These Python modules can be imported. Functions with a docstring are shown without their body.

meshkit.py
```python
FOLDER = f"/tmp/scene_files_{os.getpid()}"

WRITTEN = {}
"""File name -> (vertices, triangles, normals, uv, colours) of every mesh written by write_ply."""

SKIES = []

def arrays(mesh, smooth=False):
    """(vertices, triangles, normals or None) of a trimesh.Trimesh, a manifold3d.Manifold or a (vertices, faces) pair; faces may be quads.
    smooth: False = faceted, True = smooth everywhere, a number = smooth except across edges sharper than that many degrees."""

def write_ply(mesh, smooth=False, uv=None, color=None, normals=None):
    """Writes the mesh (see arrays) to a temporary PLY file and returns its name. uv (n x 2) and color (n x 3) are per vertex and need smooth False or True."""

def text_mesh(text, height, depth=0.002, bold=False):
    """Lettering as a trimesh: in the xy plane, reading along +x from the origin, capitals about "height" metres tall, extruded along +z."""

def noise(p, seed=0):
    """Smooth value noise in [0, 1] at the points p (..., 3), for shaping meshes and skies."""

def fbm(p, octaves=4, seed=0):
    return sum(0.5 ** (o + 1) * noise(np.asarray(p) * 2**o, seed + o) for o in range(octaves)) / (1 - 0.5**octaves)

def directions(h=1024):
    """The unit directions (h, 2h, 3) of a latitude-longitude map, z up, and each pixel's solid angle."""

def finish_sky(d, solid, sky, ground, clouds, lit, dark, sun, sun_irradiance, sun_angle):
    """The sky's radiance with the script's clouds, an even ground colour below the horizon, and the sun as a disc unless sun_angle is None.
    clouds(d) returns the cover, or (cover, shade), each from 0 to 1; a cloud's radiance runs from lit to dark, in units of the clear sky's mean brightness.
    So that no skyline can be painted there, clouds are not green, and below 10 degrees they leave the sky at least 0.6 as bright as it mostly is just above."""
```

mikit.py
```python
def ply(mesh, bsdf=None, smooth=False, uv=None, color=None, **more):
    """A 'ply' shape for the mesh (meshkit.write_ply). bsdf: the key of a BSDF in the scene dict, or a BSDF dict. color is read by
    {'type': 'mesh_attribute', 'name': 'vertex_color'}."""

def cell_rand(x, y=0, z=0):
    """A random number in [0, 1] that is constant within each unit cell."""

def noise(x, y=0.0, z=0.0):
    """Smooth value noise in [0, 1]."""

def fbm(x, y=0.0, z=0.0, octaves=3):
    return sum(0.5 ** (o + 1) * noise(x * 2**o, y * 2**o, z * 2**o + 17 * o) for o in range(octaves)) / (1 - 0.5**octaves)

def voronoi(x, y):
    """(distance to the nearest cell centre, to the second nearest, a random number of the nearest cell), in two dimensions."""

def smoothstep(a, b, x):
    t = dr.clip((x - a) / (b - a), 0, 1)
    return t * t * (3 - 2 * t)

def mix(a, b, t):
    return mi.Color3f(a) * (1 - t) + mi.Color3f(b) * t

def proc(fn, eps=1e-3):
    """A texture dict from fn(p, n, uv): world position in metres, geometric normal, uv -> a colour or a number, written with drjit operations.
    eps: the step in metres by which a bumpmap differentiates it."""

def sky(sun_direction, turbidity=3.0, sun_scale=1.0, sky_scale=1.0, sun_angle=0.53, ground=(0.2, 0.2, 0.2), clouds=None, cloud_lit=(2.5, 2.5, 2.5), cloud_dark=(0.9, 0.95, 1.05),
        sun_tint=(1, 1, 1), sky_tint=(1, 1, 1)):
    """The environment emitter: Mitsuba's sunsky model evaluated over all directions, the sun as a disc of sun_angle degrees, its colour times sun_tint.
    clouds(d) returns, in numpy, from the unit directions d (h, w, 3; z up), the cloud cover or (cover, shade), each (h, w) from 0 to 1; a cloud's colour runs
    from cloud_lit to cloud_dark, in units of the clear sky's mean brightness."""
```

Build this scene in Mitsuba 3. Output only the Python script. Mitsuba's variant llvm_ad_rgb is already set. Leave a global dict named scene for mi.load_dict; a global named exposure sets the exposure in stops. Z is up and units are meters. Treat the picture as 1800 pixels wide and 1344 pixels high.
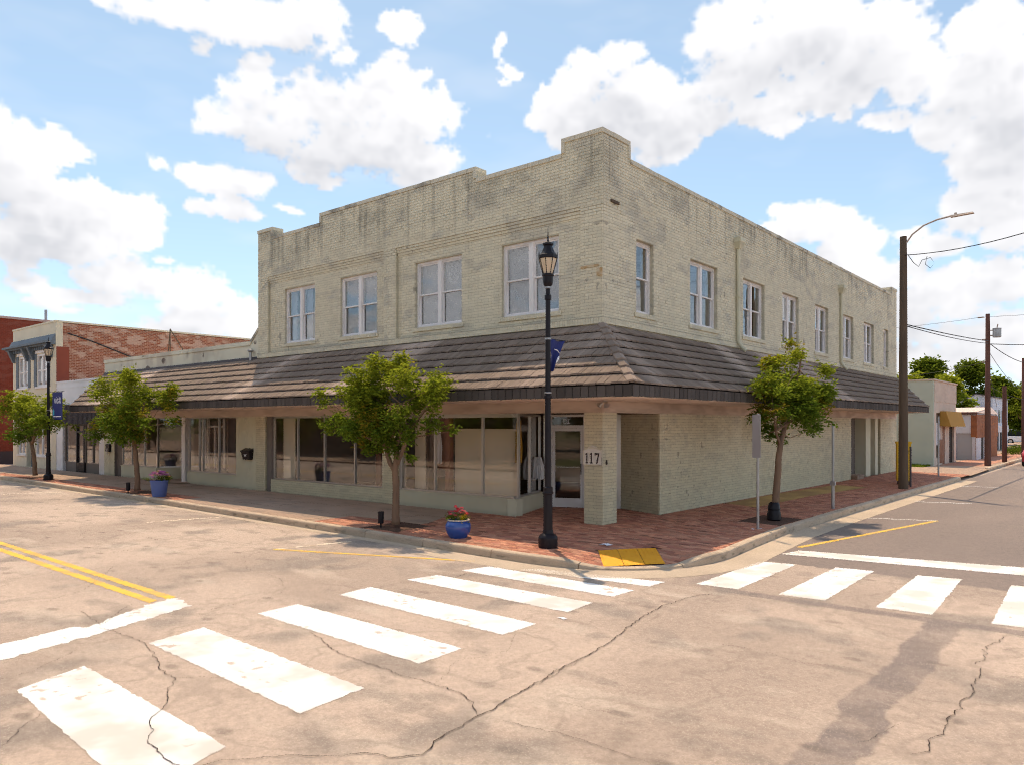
import math, random
import numpy as np, trimesh, mitsuba as mi, mikit, meshkit
import drjit as dr
from shapely.geometry import Polygon, box as sbox, LineString, Point
from shapely.ops import unary_union

rng = np.random.default_rng(7)
random.seed(7)
scene, labels = {'type': 'scene'}, {}
T = mi.ScalarTransform4f
PI = math.pi

# ------------------------------------------------------------------ camera, sky, exposure
CAM = np.array([8.718, -13.315, 2.10])
YAW = math.radians(40.06)
FWD = np.array([-math.sin(YAW), math.cos(YAW), 0.0])
scene['camera'] = {'type': 'perspective', 'fov': 68.29, 'fov_axis': 'x', 'near_clip': 0.05, 'far_clip': 2000.0,
                   'principal_point_offset_y': -0.055,
                   'to_world': T().look_at(origin=CAM.tolist(), target=(CAM + FWD).tolist(), up=[0, 0, 1])}
exposure = 2.46
SUN = np.array([-0.362, 0.262, 1.0])

# cumulus clouds of the day: (azimuth from north, elevation, half width, half height) in degrees
CL = [(-67.5,10.0,3.0,1.5),(-70.0,8.3,3.2,.9),(-66.0,5.6,3.4,.9),(-60.5,5.6,3.0,1.0),(-64.4,26.5,4.7,1.6),(-59.6,26.3,5.7,1.9),(-62.6,24.4,1.1,1.0),(-55.2,27.2,2.8,1.7),(-52.8,25.4,1.2,1.4),(-58.8,23.0,2.4,1.4),(-61.1,21.0,2.7,1.8),(-57.6,21.1,4.3,2.9),(-52.8,22.2,4.9,2.9),(-49.1,24.3,2.6,1.8),(-46.9,22.2,3.0,2.2),(-51.1,19.8,5.3,2.6),(-46.9,18.8,3.4,1.9),(-54.4,18.4,2.4,1.5),(-52.8,17.0,1.6,0.8),(-48.6,27.2,1.7,0.9),(-47.6,28.0,1.1,0.6),(-40.7,26.2,.95,.75),(-39.9,25.2,1.0,.7),(-40.4,24.6,.8,.5),(-41.8,20.9,1.1,0.3),(-64.9,17.3,1.1,0.7),(-61.8,16.6,2.2,1.3),(-59.6,16.3,2.7,1.3),(-60.7,14.8,3.1,0.7),(-56.8,15.6,1.2,0.6),(-71.5,15.7,1.8,1.3),(-72.4,13.8,1.9,1.7),(-69.2,14.6,2.4,1.8),(-66.8,13.5,2.1,1.9),(-70.5,12.3,4.8,2.1),(-73.6,11.6,2.4,2.0),(-65.8,12.1,1.4,1.1),(-64.0,10.9,1.1,0.5),(-65.1,9.2,2.2,1.4),(-62.6,8.5,2.9,2.0),(-59.9,7.5,2.3,1.6),(-63.7,6.9,3.7,1.0),(-73.0,8.8,1.9,1.1),(-71.5,7.4,1.9,0.4),(-73.9,9.8,1.2,1.0),(-31.9,25.7,1.9,1.2),(-34.0,24.1,2.9,1.8),(-30.6,23.5,3.8,2.1),(-36.2,22.3,2.6,2.2),(-32.3,21.1,5.1,2.6),(-28.6,19.4,2.5,1.8),(-27.7,21.9,2.4,2.9),(-25.7,21.4,2.4,1.8),(-37.5,21.2,1.8,1.3),(-24.5,26.8,2.6,2.0),(-23.3,24.0,4.0,2.4),(-19.4,25.8,6.0,2.9),(-15.0,24.1,4.9,2.9),(-12.2,22.6,2.7,2.3),(-21.3,21.3,2.7,1.4),(-18.3,21.6,4.4,1.7),(-19.8,20.2,1.5,0.7),(-16.5,20.0,1.4,0.7),(-13.6,19.9,2.5,1.0),(-7.7,23.6,2.5,2.4),(-9.0,21.0,2.5,2.6),(-6.5,20.5,2.4,3.8),(-10.3,19.0,1.9,1.7),(-7.7,16.5,3.1,2.7),(-8.3,14.2,3.1,2.1),(-6.2,12.9,2.1,2.8),(-10.9,20.1,1.0,1.0),(-19.4,14.7,1.9,1.3),(-20.2,13.4,1.7,1.2),(-17.9,13.6,2.2,1.5),(-15.7,11.9,2.9,1.8),(-13.6,10.2,2.5,1.5),(-16.8,10.8,2.2,1.5),(-10.9,11.7,2.0,1.1),(-9.6,8.4,3.8,2.1),(-6.5,8.8,2.4,2.1),(-12.2,7.1,3.0,2.3),(-8.3,5.3,3.7,2.1),(-11.6,4.0,3.0,1.5),(-6.2,3.8,2.4,1.8),(-12.2,13.0,1.3,0.5),(-14.5,6.5,2.2,1.6)]
_r = random.Random(3)
for _k in range(150):      # the same fair-weather cumulus all round the rest of the sky
    _a, _e = _r.uniform(0, 352) , _r.choice([_r.uniform(4, 14), _r.uniform(12, 40), _r.uniform(30, 65)])
    if not (-78 < (_a + 180) % 360 - 180 < -1 and _e < 34):
        _w = _r.uniform(3, 9)
        for _j in range(3):
            CL.append(((_a + _r.uniform(-_w, _w) + 180) % 360 - 180, _e + _r.uniform(-.3, .4) * _w, _w * _r.uniform(.5, 1), _w * _r.uniform(.25, .5)))


def clouds(d):
    az = np.degrees(np.arctan2(d[..., 0], d[..., 1])); el = np.degrees(np.arcsin(d[..., 2]))
    warp = meshkit.fbm(d * 16, 5, 5) - .5
    warp2 = meshkit.fbm(d * 16 + 9.3, 5, 6) - .5

    def field(az, el):
        out = np.full(az.shape, -3.0)
        for a, e, ra, re in CL:
            if re > 25: continue
            da = (az - a + 180) % 360 - 180
            m = (np.abs(da) < 2.6 * ra) & (np.abs(el - e) < 2.6 * re)
            if m.any():
                q = (1 if ra > 1.6 else .45 if ra < 1.25 else .6) - (da[m] / ra) ** 2 - ((el[m] - e) / np.where(el[m] > e, re, re * .85)) ** 2
                out[m] = np.maximum(out[m], q)
        return out
    f = field(az + 4.2 * warp, el + 3.0 * warp2)

    def puffs(dd, n=5):                 # cauliflower relief: billows at falling sizes
        out, tot = 0, 0
        for o, (fr, am) in enumerate(((22, .34), (44, .28), (88, .22), (170, .16), (330, .10))[:n]):
            b = np.abs(2 * meshkit.noise(dd * fr + 3.1 * o, 20 + o) - 1)
            out = out + am * (1 - b); tot += am
        return out / tot
    bil = puffs(d)
    dens = np.clip(1.25 * f, -1.3, 1.05) + 2.3 * (bil - .56) - .24
    cover = np.clip((dens + .06) / (.34 + .75 * meshkit.noise(d * 11, 77)), 0, 1); cover = cover * cover * (3 - 2 * cover)
    wisp = np.clip((meshkit.fbm(d * np.array([9, 9, 22]), 4, 40) - .48) / .3, 0, 1) * .55
    low = np.clip((14 - el) / 14, 0, 1)
    veil = np.maximum(.14 + wisp * (.25 + .6 * low), .50 * low ** 1.3)
    # light falls from above: relief towards the sun is bright, undersides and thick hearts are grey
    lift = d + np.array([-.006, .004, .013])
    rel = np.clip(.55 + 1.5 * (puffs(d, 3) - puffs(lift, 3)) + .9 * (puffs(d * .8 + .3, 2) - .5), 0, 1)
    up = field(az + 4.2 * warp + .5, el + 3.0 * warp2 + 1.5); up2 = field(az + 4.2 * warp + .8, el + 3.0 * warp2 + 3.2)
    big = meshkit.fbm(d * 10, 3, 60)
    heart = np.clip((up + .6) / 1.5, 0, 1) * (.35 + .65 * np.clip((up2 + .8) / 1.5, 0, 1))
    sh = heart * np.clip(.25 + 1.7 * (big - .25), .1, 1.1) * .75 + .42 * (1 - rel) * np.clip(.3 + heart, 0, 1)
    sh = np.where(cover > veil, sh, .1)
    return np.maximum(cover, veil), np.clip(sh, 0, 1)


scene['sky'] = mikit.sky(SUN.tolist(), turbidity=3.0, sun_scale=0.52, sky_scale=1.0, ground=(0.24, 0.2, 0.17), clouds=clouds, sun_tint=(1.04, .97, .88),
                         cloud_lit=(2.15, 2.13, 2.15), cloud_dark=(1.42, 1.44, 1.52), sky_tint=(.98, 1.02, .91))

# ------------------------------------------------------------------ helpers


def lin(r, g, b):
    c = np.array([r, g, b]) / 255.0
    return [float(x) for x in np.where(c < .04045, c / 12.92, ((c + .055) / 1.055) ** 2.4)]


def rgb(c): return {'type': 'rgb', 'value': [float(x) for x in c]}


def numbered(k):
    if k not in USED: USED[k] = 0; return k
    USED[k] += 1
    return '%s_%03d' % (k, USED[k])


USED = {}


def thing(name, label, cat, group=None):
    k = numbered(name)
    labels[k] = {'label': label, 'category': cat}
    if group: labels[k]['group'] = group
    return k


def shape(mesh, bsdf, smooth=False, **kw):
    m = mesh.mesh() if isinstance(mesh, MB) else mesh
    return mikit.ply(m, bsdf, smooth=smooth, **kw)


def part(parent, name, mesh, bsdf, smooth=False, label=None, kind=None, **kw):
    k = numbered(parent + '__' + name)
    scene[k] = shape(mesh, bsdf, smooth, **kw)
    if label or kind:
        labels[k] = {}
        if label: labels[k]['label'] = label
        if kind: labels[k]['kind'] = kind
    return k


def single(name, mesh, bsdf, label, cat, group=None, smooth=False, **kw):
    k = thing(name, label, cat, group)
    scene[k] = shape(mesh, bsdf, smooth, **kw)
    return k


def struct(name, mesh, bsdf, smooth=False, kind='structure', label=None, **kw):
    k = numbered(name)
    scene[k] = shape(mesh, bsdf, smooth, **kw)
    labels[k] = {'kind': kind}
    if label: labels[k]['label'] = label
    return k


BF = np.array([[0, 2, 1], [0, 3, 2], [4, 5, 6], [4, 6, 7], [0, 1, 5], [0, 5, 4], [1, 2, 6], [1, 6, 5], [2, 3, 7], [2, 7, 6], [3, 0, 4], [3, 4, 7]])


class MB:
    def __init__(s): s.v, s.f, s.n = [], [], 0

    def add(s, v, f):
        v = np.asarray(v, float); f = np.asarray(f, int)
        if f.ndim == 2 and f.shape[1] == 4: f = np.vstack([f[:, [0, 1, 2]], f[:, [0, 2, 3]]])
        s.v.append(v); s.f.append(f + s.n); s.n += len(v); return s

    def hexa(s, p): return s.add(p, BF)                       # 8 corners: bottom ring, top ring

    def box(s, x0, x1, y0, y1, z0, z1):
        return s.add([[x0, y0, z0], [x1, y0, z0], [x1, y1, z0], [x0, y1, z0], [x0, y0, z1], [x1, y0, z1], [x1, y1, z1], [x0, y1, z1]], BF)

    def boxes(s, B):
        B = np.asarray(B, float)
        if len(B) == 0: return s
        x0, x1, y0, y1, z0, z1 = B.T
        V = np.stack([np.stack(q, -1) for q in ((x0, y0, z0), (x1, y0, z0), (x1, y1, z0), (x0, y1, z0), (x0, y0, z1), (x1, y0, z1), (x1, y1, z1), (x0, y1, z1))], 1)
        F = BF[None] + 8 * np.arange(len(B))[:, None, None]
        return s.add(V.reshape(-1, 3), F.reshape(-1, 3))

    def tri(s, tm): return s.add(np.array(tm.vertices), np.array(tm.faces))

    def quad(s, a, b, c, d): return s.add([a, b, c, d], [[0, 1, 2], [0, 2, 3]])

    def tube(s, pts, rad, n=8, cap=True):
        pts = np.asarray(pts, float); rad = np.broadcast_to(np.asarray(rad, float), len(pts))
        t = np.gradient(pts, axis=0); t /= np.linalg.norm(t, axis=1, keepdims=True) + 1e-12
        ref = np.array([0, 0, 1.0]) if abs(t[0][2]) < .9 else np.array([1.0, 0, 0])
        V = []
        for p, d, r in zip(pts, t, rad):
            a = np.cross(ref, d); a /= np.linalg.norm(a) + 1e-12; b = np.cross(d, a)
            th = np.arange(n) / n * 2 * PI
            V.append(p + r * (np.cos(th)[:, None] * a + np.sin(th)[:, None] * b))
        V = np.vstack(V); F = []
        for i in range(len(pts) - 1):
            for j in range(n):
                k = (j + 1) % n
                F += [[i * n + j, i * n + k, (i + 1) * n + k], [i * n + j, (i + 1) * n + k, (i + 1) * n + j]]
        if cap:
            V = np.vstack([V, pts[:1], pts[-1:]]); m = len(pts) * n
            for j in range(n):
                k = (j + 1) % n
                F += [[m, k, j], [m + 1, (len(pts) - 1) * n + j, (len(pts) - 1) * n + k]]
        return s.add(V, F)

    def lathe(s, prof, n=16, at=(0, 0, 0), rot=0.0):
        prof = np.asarray(prof, float); V = []; F = []
        th = np.arange(n) / n * 2 * PI + rot
        for r, z in prof: V.append(np.stack([r * np.cos(th), r * np.sin(th), np.full(n, z)], 1))
        V = np.vstack(V) + np.asarray(at, float)
        for i in range(len(prof) - 1):
            for j in range(n):
                k = (j + 1) % n
                F += [[i * n + j, i * n + k, (i + 1) * n + k], [i * n + j, (i + 1) * n + k, (i + 1) * n + j]]
        return s.add(V, F)

    def prism(s, poly, z0, z1):
        for g in getattr(poly, 'geoms', [poly]):
            if g.area < 1e-6: continue
            m = trimesh.creation.extrude_polygon(g, z1 - z0, engine='earcut'); m.apply_translation([0, 0, z0]); s.tri(m)
        return s

    def sheet(s, poly, z):
        for g in getattr(poly, 'geoms', [poly]):
            v, f = trimesh.creation.triangulate_polygon(g, engine='earcut')
            v = np.column_stack([v, z(v) if callable(z) else np.full(len(v), z)]); f = np.array(f)
            a = v[f]; cr = np.cross(a[:, 1] - a[:, 0], a[:, 2] - a[:, 0])[:, 2]; f[cr < 0] = f[cr < 0][:, ::-1]
            s.add(v, f)
        return s

    def xf(s, M):
        M = np.asarray(M, float)
        s.v = [v @ M[:3, :3].T + M[:3, 3] for v in s.v]; return s

    def mesh(s): return np.vstack(s.v), np.vstack(s.f)


def Rz(a, t=(0, 0, 0)):
    c, q = math.cos(a), math.sin(a); M = np.eye(4); M[:2, :2] = [[c, -q], [q, c]]; M[:3, 3] = t; return M


def fb(fr, u0, u1, z0, z1, d0, d1):
    """box in a facade's frame: u along it, z up, d into the wall. L: plane y=0 facing -y, u = x. R: plane x=0 facing +x, u = y."""
    return (u0, u1, d0, d1, z0, z1) if fr == 'L' else (-d1, -d0, u0, u1, z0, z1)


def along(p0, p1):
    """4x4 frame: x from p0 towards p1, y 90 degrees to the left of it."""
    a = math.atan2(p1[1] - p0[1], p1[0] - p0[0]); return Rz(a, (p0[0], p0[1], 0)), math.hypot(p1[0] - p0[0], p1[1] - p0[1])


UBOX = None


def vcol(mesh, cols, per): return np.repeat(np.asarray(cols, float), per, axis=0)


def dist(P): return np.linalg.norm(np.asarray(P) - CAM[:len(P)] if np.ndim(P) == 1 else np.asarray(P) - CAM[:np.shape(P)[1]], axis=-1)


# ------------------------------------------------------------------ materials
def mat(name, base, rough=.7, **kw):
    b = base if isinstance(base, dict) else rgb(base)
    scene[name] = {'type': 'twosided', 'bsdf': {'type': 'principled', 'base_color': b, 'roughness': rough, 'specular': kw.pop('spec', .4), **kw}}


P = mikit.proc
N, FB, SM, MX = mikit.noise, mikit.fbm, mikit.smoothstep, mikit.mix


def road_c(p, n, uv):
    x, y = p.x, p.y
    big = FB(x * .35, y * .35, 0, 3); mid = FB(x * 1.3 + 7, y * 1.3, 0, 3)
    c = MX((.405, .318, .258), (.315, .246, .200), SM(.36, .64, big))
    c = MX(c, (.215, .180, .155), SM(.58, .78, mid) * .75)
    c = MX(c, (.43, .355, .29), SM(.60, .80, FB(x * .8, y * 2.2 + 31, 0, 3)) * .6)      # bleached, worn streaks
    # newer grey asphalt on the side street and its ragged seam across the crossing
    e = y + .55 + .05 * x + .18 * (N(x * 2.2, 3.3) - .5) + .1 * (N(x * 9, 7.3) - .5)
    new = SM(-.03, .05, e) * SM(2.9, 3.0, x) * (1 - SM(47.5, 48, y))
    g = MX((.215, .172, .150), (.172, .140, .125), FB(x * .9, y * .35, 4, 3)); c = MX(c, g, new)
    # utility trench patch and seal strip
    tx = x - 6.97 - .10 * (N(y * 1.5, 1) - .5) - .05 * (N(y * 6, 5) - .5) - .03 * (N(y * 21, 9) - .5) + .0125 * (y + 5)
    tr = (1 - SM(.16, .21, dr.abs(tx))) * SM(-12, -8.6, y) * (1 - SM(-3.35, -3.3, y)) * (.60 + .40 * SM(.3, .6, FB(x * 2.5, y * 2.5, 0, 3)))
    st = (1 - SM(.10, .15, dr.abs(y + 3.36 - .02 * (x - 5) - .05 * (N(x * 1.2, 4) - .5)))) * SM(3.9, 4.3, x)
    band = (1 - SM(.10, .30, dr.abs(x - 3.75 - .2 * (N(y * .9, 8) - .5)))) * SM(-3.5, -2.9, y) * (1 - new)
    c = MX(c, (.175, .143, .132), dr.maximum(dr.maximum(tr * .85, st * .7), band * .45))
    # oil drips, stains, tyre polish
    v, v2, w = mikit.voronoi(x * 1.1, y * 1.9)
    c = MX(c, (.15, .12, .10), (1 - SM(.05, .16, v)) * SM(.55, .9, w) * .55)
    stn = SM(.62, .82, FB(x * 1.7 + 3, y * 2.9 + 11, 0, 4)); c = MX(c, (.20, .165, .140), stn * .5)
    # aggregate
    sp = N(x * 55, y * 55); sp2 = N(x * 23 + 5, y * 23); sp3 = N(x * 120, y * 120)
    c = c * (.76 + .20 * sp + .16 * sp2 + .14 * sp3)
    near = SM(.74, .9, sp3); c = MX(c, (.55, .46, .37), near * .28 * (1 - new))
    vein = SM(.93, .99, 1 - dr.abs(2 * FB(x * 1.1 + 40, y * 1.1, 0, 4) - 1)); c = MX(c, (.17, .135, .11), vein * .25 * (1 - new))
    return c


mat('m_road', P(road_c), .85, spec=.25)
mat('m_ground', P(lambda p, n, uv: MX((.22, .17, .13), (.13, .14, .06), SM(.4, .6, FB(p.x * .08, p.y * .08)))), .95, spec=.1)


def paint_c(p, n, uv):
    t = p.x - p.y; z = p.z
    c = MX((.69, .63, .475), (.61, .555, .415), FB(t * .9, z * .9, 0, 3))
    hi = SM(6.2, 7.9, z)
    blot = SM(.50, .64, FB(t * .9 + 4, z * 1.3, 2, 5)) * (.55 + .45 * SM(.4, .6, FB(t * 6, z * 6, 1, 3))); streak = SM(.52, .68, FB(t * 7.5, z * .40, 6, 4)) * SM(.38, .55, FB(t * .6, z * .5, 8, 2))
    c = MX(c, (.27, .25, .195), dr.minimum(hi * .48 * blot + (.14 + .6 * hi) * .55 * streak, .8))
    c = MX(c, (.36, .34, .30), SM(.56, .75, FB(t * 1.6 + 9, z * 3.2, 1, 4)) * .40)
    lowR = SM(2.6, 2.0, z) * SM(1.2, 2.0, z) * SM(-3, -5, t)
    c = MX(c, (.40, .33, .20), lowR * SM(.35, .7, FB(t * .8, z * .25, 9, 3)) * .6)
    c = MX(c, (.52, .485, .32), (1 - SM(.3, 2.8, z)) * .6)
    c = MX(c, (.12, .10, .085), SM(.88, .92, N(t * 7.2, z * 8.5, 3)) * SM(.58, .68, FB(t * .5, z * .5, 5, 2)) * .45)
    cell = mikit.cell_rand(dr.floor(t * 4.68), dr.floor(z / .0677))
    return c * (.93 + .14 * cell)


mat('m_brick', P(paint_c), .7, spec=.3)
mat('m_mortar', P(lambda p, n, uv: paint_c(p, n, uv) * .74), .9, spec=.1)
mat('m_cream', P(lambda p, n, uv: MX((.63, .60, .445), (.52, .49, .36), FB((p.x - p.y) * 1.8, p.z * 1.2, 0, 4)) * (.85 + .15 * SM(.0, .12, p.z))), .6)
mat('m_coping', P(lambda p, n, uv: MX((.60, .55, .43), (.24, .22, .18), SM(.50, .72, FB((p.x - p.y) * 2.3, p.z * 3, 1, 4)) * .8)), .8)
mat('m_wing', P(lambda p, n, uv: MX(MX((.66, .62, .49), (.50, .45, .36), SM(.35, .7, FB(p.x * 1.5, p.z * 1.1, 2, 4))), (.14, .11, .09), SM(.76, .84, N(p.x * 3, p.z * 4, 8)) * SM(.5, .62, FB(p.x * .7, p.z * .7, 3)))), .8)
mat('m_white', P(lambda p, n, uv: MX((.80, .77, .76), (.66, .62, .60), FB((p.x - p.y) * 3, p.z * 2, 0, 3))), .45)
mat('m_shopwhite', P(lambda p, n, uv: MX((.80, .79, .80), (.66, .64, .64), FB(p.x * 1.1, p.z * 1.7, 0, 3))), .6)
mat('m_pink', P(lambda p, n, uv: MX((.60, .485, .41), (.46, .36, .30), SM(.3, .75, FB((p.x - p.y) * 1.6, p.z * 6, p.x * .3, 4)))), .7)
mat('m_vcol', {'type': 'mesh_attribute', 'name': 'vertex_color'}, .8, spec=.25)
mat('m_shake', {'type': 'mesh_attribute', 'name': 'vertex_color'}, .9, spec=.15)
mat('m_under', (.05, .042, .04), .9)
mat('m_black', P(lambda p, n, uv: MX((.008, .007, .012), (.017, .014, .017), FB(p.x * 6, p.y * 6, p.z * 3))), .38, spec=.22)
mat('m_alu', (.52, .50, .48), .35, metallic=.8)
mat('m_galv', P(lambda p, n, uv: MX((.42, .42, .43), (.30, .30, .31), N(p.x * 20, p.y * 20, p.z * 6))), .4, metallic=.7)
mat('m_jamb', (.17, .145, .13), .6)
mat('m_kerb', P(lambda p, n, uv: MX(MX((.50, .395, .29), (.38, .30, .225), FB(p.x * 2.1, p.y * 2.1, 0, 4)), (.20, .165, .13), SM(.52, .78, FB(p.x * 5, p.y * 5, p.z * 14, 3)) * (.35 + .5 * SM(-.09, -.14, p.z))) * (.9 + .18 * N(p.x * 60, p.y * 60, p.z * 60))), .9, spec=.2)
mat('m_concrete', P(lambda p, n, uv: MX(MX((.355, .255, .190), (.285, .20, .15), FB(p.x * 1.4, p.y * 2.6, 0, 4)), (.20, .16, .135), SM(.55, .78, FB(p.x * 1.1, p.y * 4 + 9, 0, 4)) * .6) * (.92 + .14 * N(p.x * 45, p.y * 45))), .9, spec=.2)
mat('m_gutter', P(lambda p, n, uv: MX((.47, .38, .285), (.36, .29, .22), FB(p.x * 1.9, p.y * 1.2, 0, 4)) * (.9 + .18 * N(p.x * 50, p.y * 50))), .9, spec=.2)
mat('m_paverbase', (.20, .115, .075), .95)
mat('m_ochre', P(lambda p, n, uv: MX((.40, .27, .11), (.30, .19, .09), SM(.3, .7, FB(p.x * 2, p.y * 1.2, 0, 4))) * (.92 + .14 * N(p.x * 45, p.y * 45))), .9, spec=.15)
mat('m_paint_white', P(lambda p, n, uv: MX(MX((.70, .68, .66), (.52, .475, .43), SM(.45, .75, FB(p.x * 2.2, p.y * 2.2, 0, 4)) * .8), (.40, .31, .24), SM(.71, .79, N(p.x * 17, p.y * 16) * .5 + .5 * FB(p.x * 2.3, p.y * 2.3, 3)) * .75)), .8, spec=.2)
mat('m_paint_worn', P(lambda p, n, uv: MX((.66, .57, .45), (.40, .31, .235), SM(.35, .65, FB(p.x * 7, p.y * 7, 0, 3)))), .85, spec=.2)
mat('m_paint_yellow', P(lambda p, n, uv: MX((.72, .43, .075), (.55, .35, .12), SM(.4, .75, FB(p.x * 4, p.y * 4, 0, 4)))), .8, spec=.2)
mat('m_pad', P(lambda p, n, uv: MX((.80, .36, .012), (.66, .29, .02), FB(p.x * 3, p.y * 3, 0, 3))), .7)
mat('m_crack', (.035, .024, .019), .95, spec=.05)
mat('m_bark', P(lambda p, n, uv: MX((.27, .17, .11), (.13, .085, .06), FB(p.x * 14, p.y * 14, p.z * 3, 3))), .9, spec=.15)
mat('m_mulch', P(lambda p, n, uv: MX((.06, .035, .028), (.12, .07, .05), N(p.x * 40, p.y * 40))), .95, spec=.1)
scene['m_leaf'] = {'type': 'principledthin', 'base_color': {'type': 'mesh_attribute', 'name': 'vertex_color'}, 'roughness': .45, 'diff_trans': 1.25, 'eta': 1.4}
scene['m_glass'] = {'type': 'thindielectric', 'int_ior': 1.6, 'ext_ior': 1.0}
scene['m_glass_door'] = {'type': 'thindielectric', 'int_ior': 1.45, 'ext_ior': 1.0}
scene['m_glass_up'] = {'type': 'thindielectric', 'int_ior': 1.85, 'ext_ior': 1.0}
mat('m_blind', (.20, .215, .235), .6)
mat('m_dark', (.03, .024, .02), .8)
mat('m_room', P(lambda p, n, uv: MX((.40, .29, .21), (.20, .14, .10), FB(p.x * .6, p.z * .8, p.y * .5, 3))), .85)
mat('m_roomfloor', (.09, .06, .045), .5)
mat('m_board', (.66, .58, .44), .8)
mat('m_cloth', (.62, .62, .63), .9)
mat('m_mustard', (.50, .30, .04), .9)
mat('m_wood', P(lambda p, n, uv: MX((.30, .12, .055), (.17, .065, .035), FB(p.x * 9, p.y * 9, p.z * 1.2, 3))), .6)
mat('m_blueglaze', P(lambda p, n, uv: MX((.012, .045, .24), (.03, .10, .38), FB(p.x * 6, p.y * 6, p.z * 4, 3))), .12, spec=.6, clearcoat=.6)
mat('m_bluepot', P(lambda p, n, uv: MX((.075, .12, .33), (.11, .16, .37), FB(p.x * 6, p.y * 6, p.z * 6, 3))), .6)
mat('m_navy', P(lambda p, n, uv: MX((.012, .016, .11), (.02, .03, .16), N(p.x * 3, p.y * 3, p.z * 2))), .7)
mat('m_ink', (.035, .03, .028), .6)
mat('m_print', (.75, .75, .80), .7)
mat('m_cyan', (.05, .32, .45), .7)
mat('m_plaque', P(lambda p, n, uv: MX((.74, .71, .66), (.55, .51, .46), FB(p.x * 7, p.y * 7, p.z * 7, 3))), .5)
mat('m_lampglass', (.62, .50, .36), .35)
mat('m_pole', P(lambda p, n, uv: MX((.16, .115, .08), (.085, .062, .045), FB(p.x * 16, p.y * 16, p.z * 1.3, 4))), .9, spec=.15)
mat('m_redpole', P(lambda p, n, uv: MX((.17, .085, .065), (.10, .052, .042), FB(p.x * 9, p.y * 9, p.z * 1.3, 4))), .9, spec=.15)
mat('m_steel', (.45, .36, .30), .5)
mat('m_wire', (.02, .02, .022), .6)
mat('m_yellowbox', P(lambda p, n, uv: MX((.78, .47, .015), (.66, .40, .02), FB(p.x * 5, p.y * 5, p.z * 3))), .5)
mat('m_fasciawood', {'type': 'mesh_attribute', 'name': 'vertex_color'}, .85, spec=.2)


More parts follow.
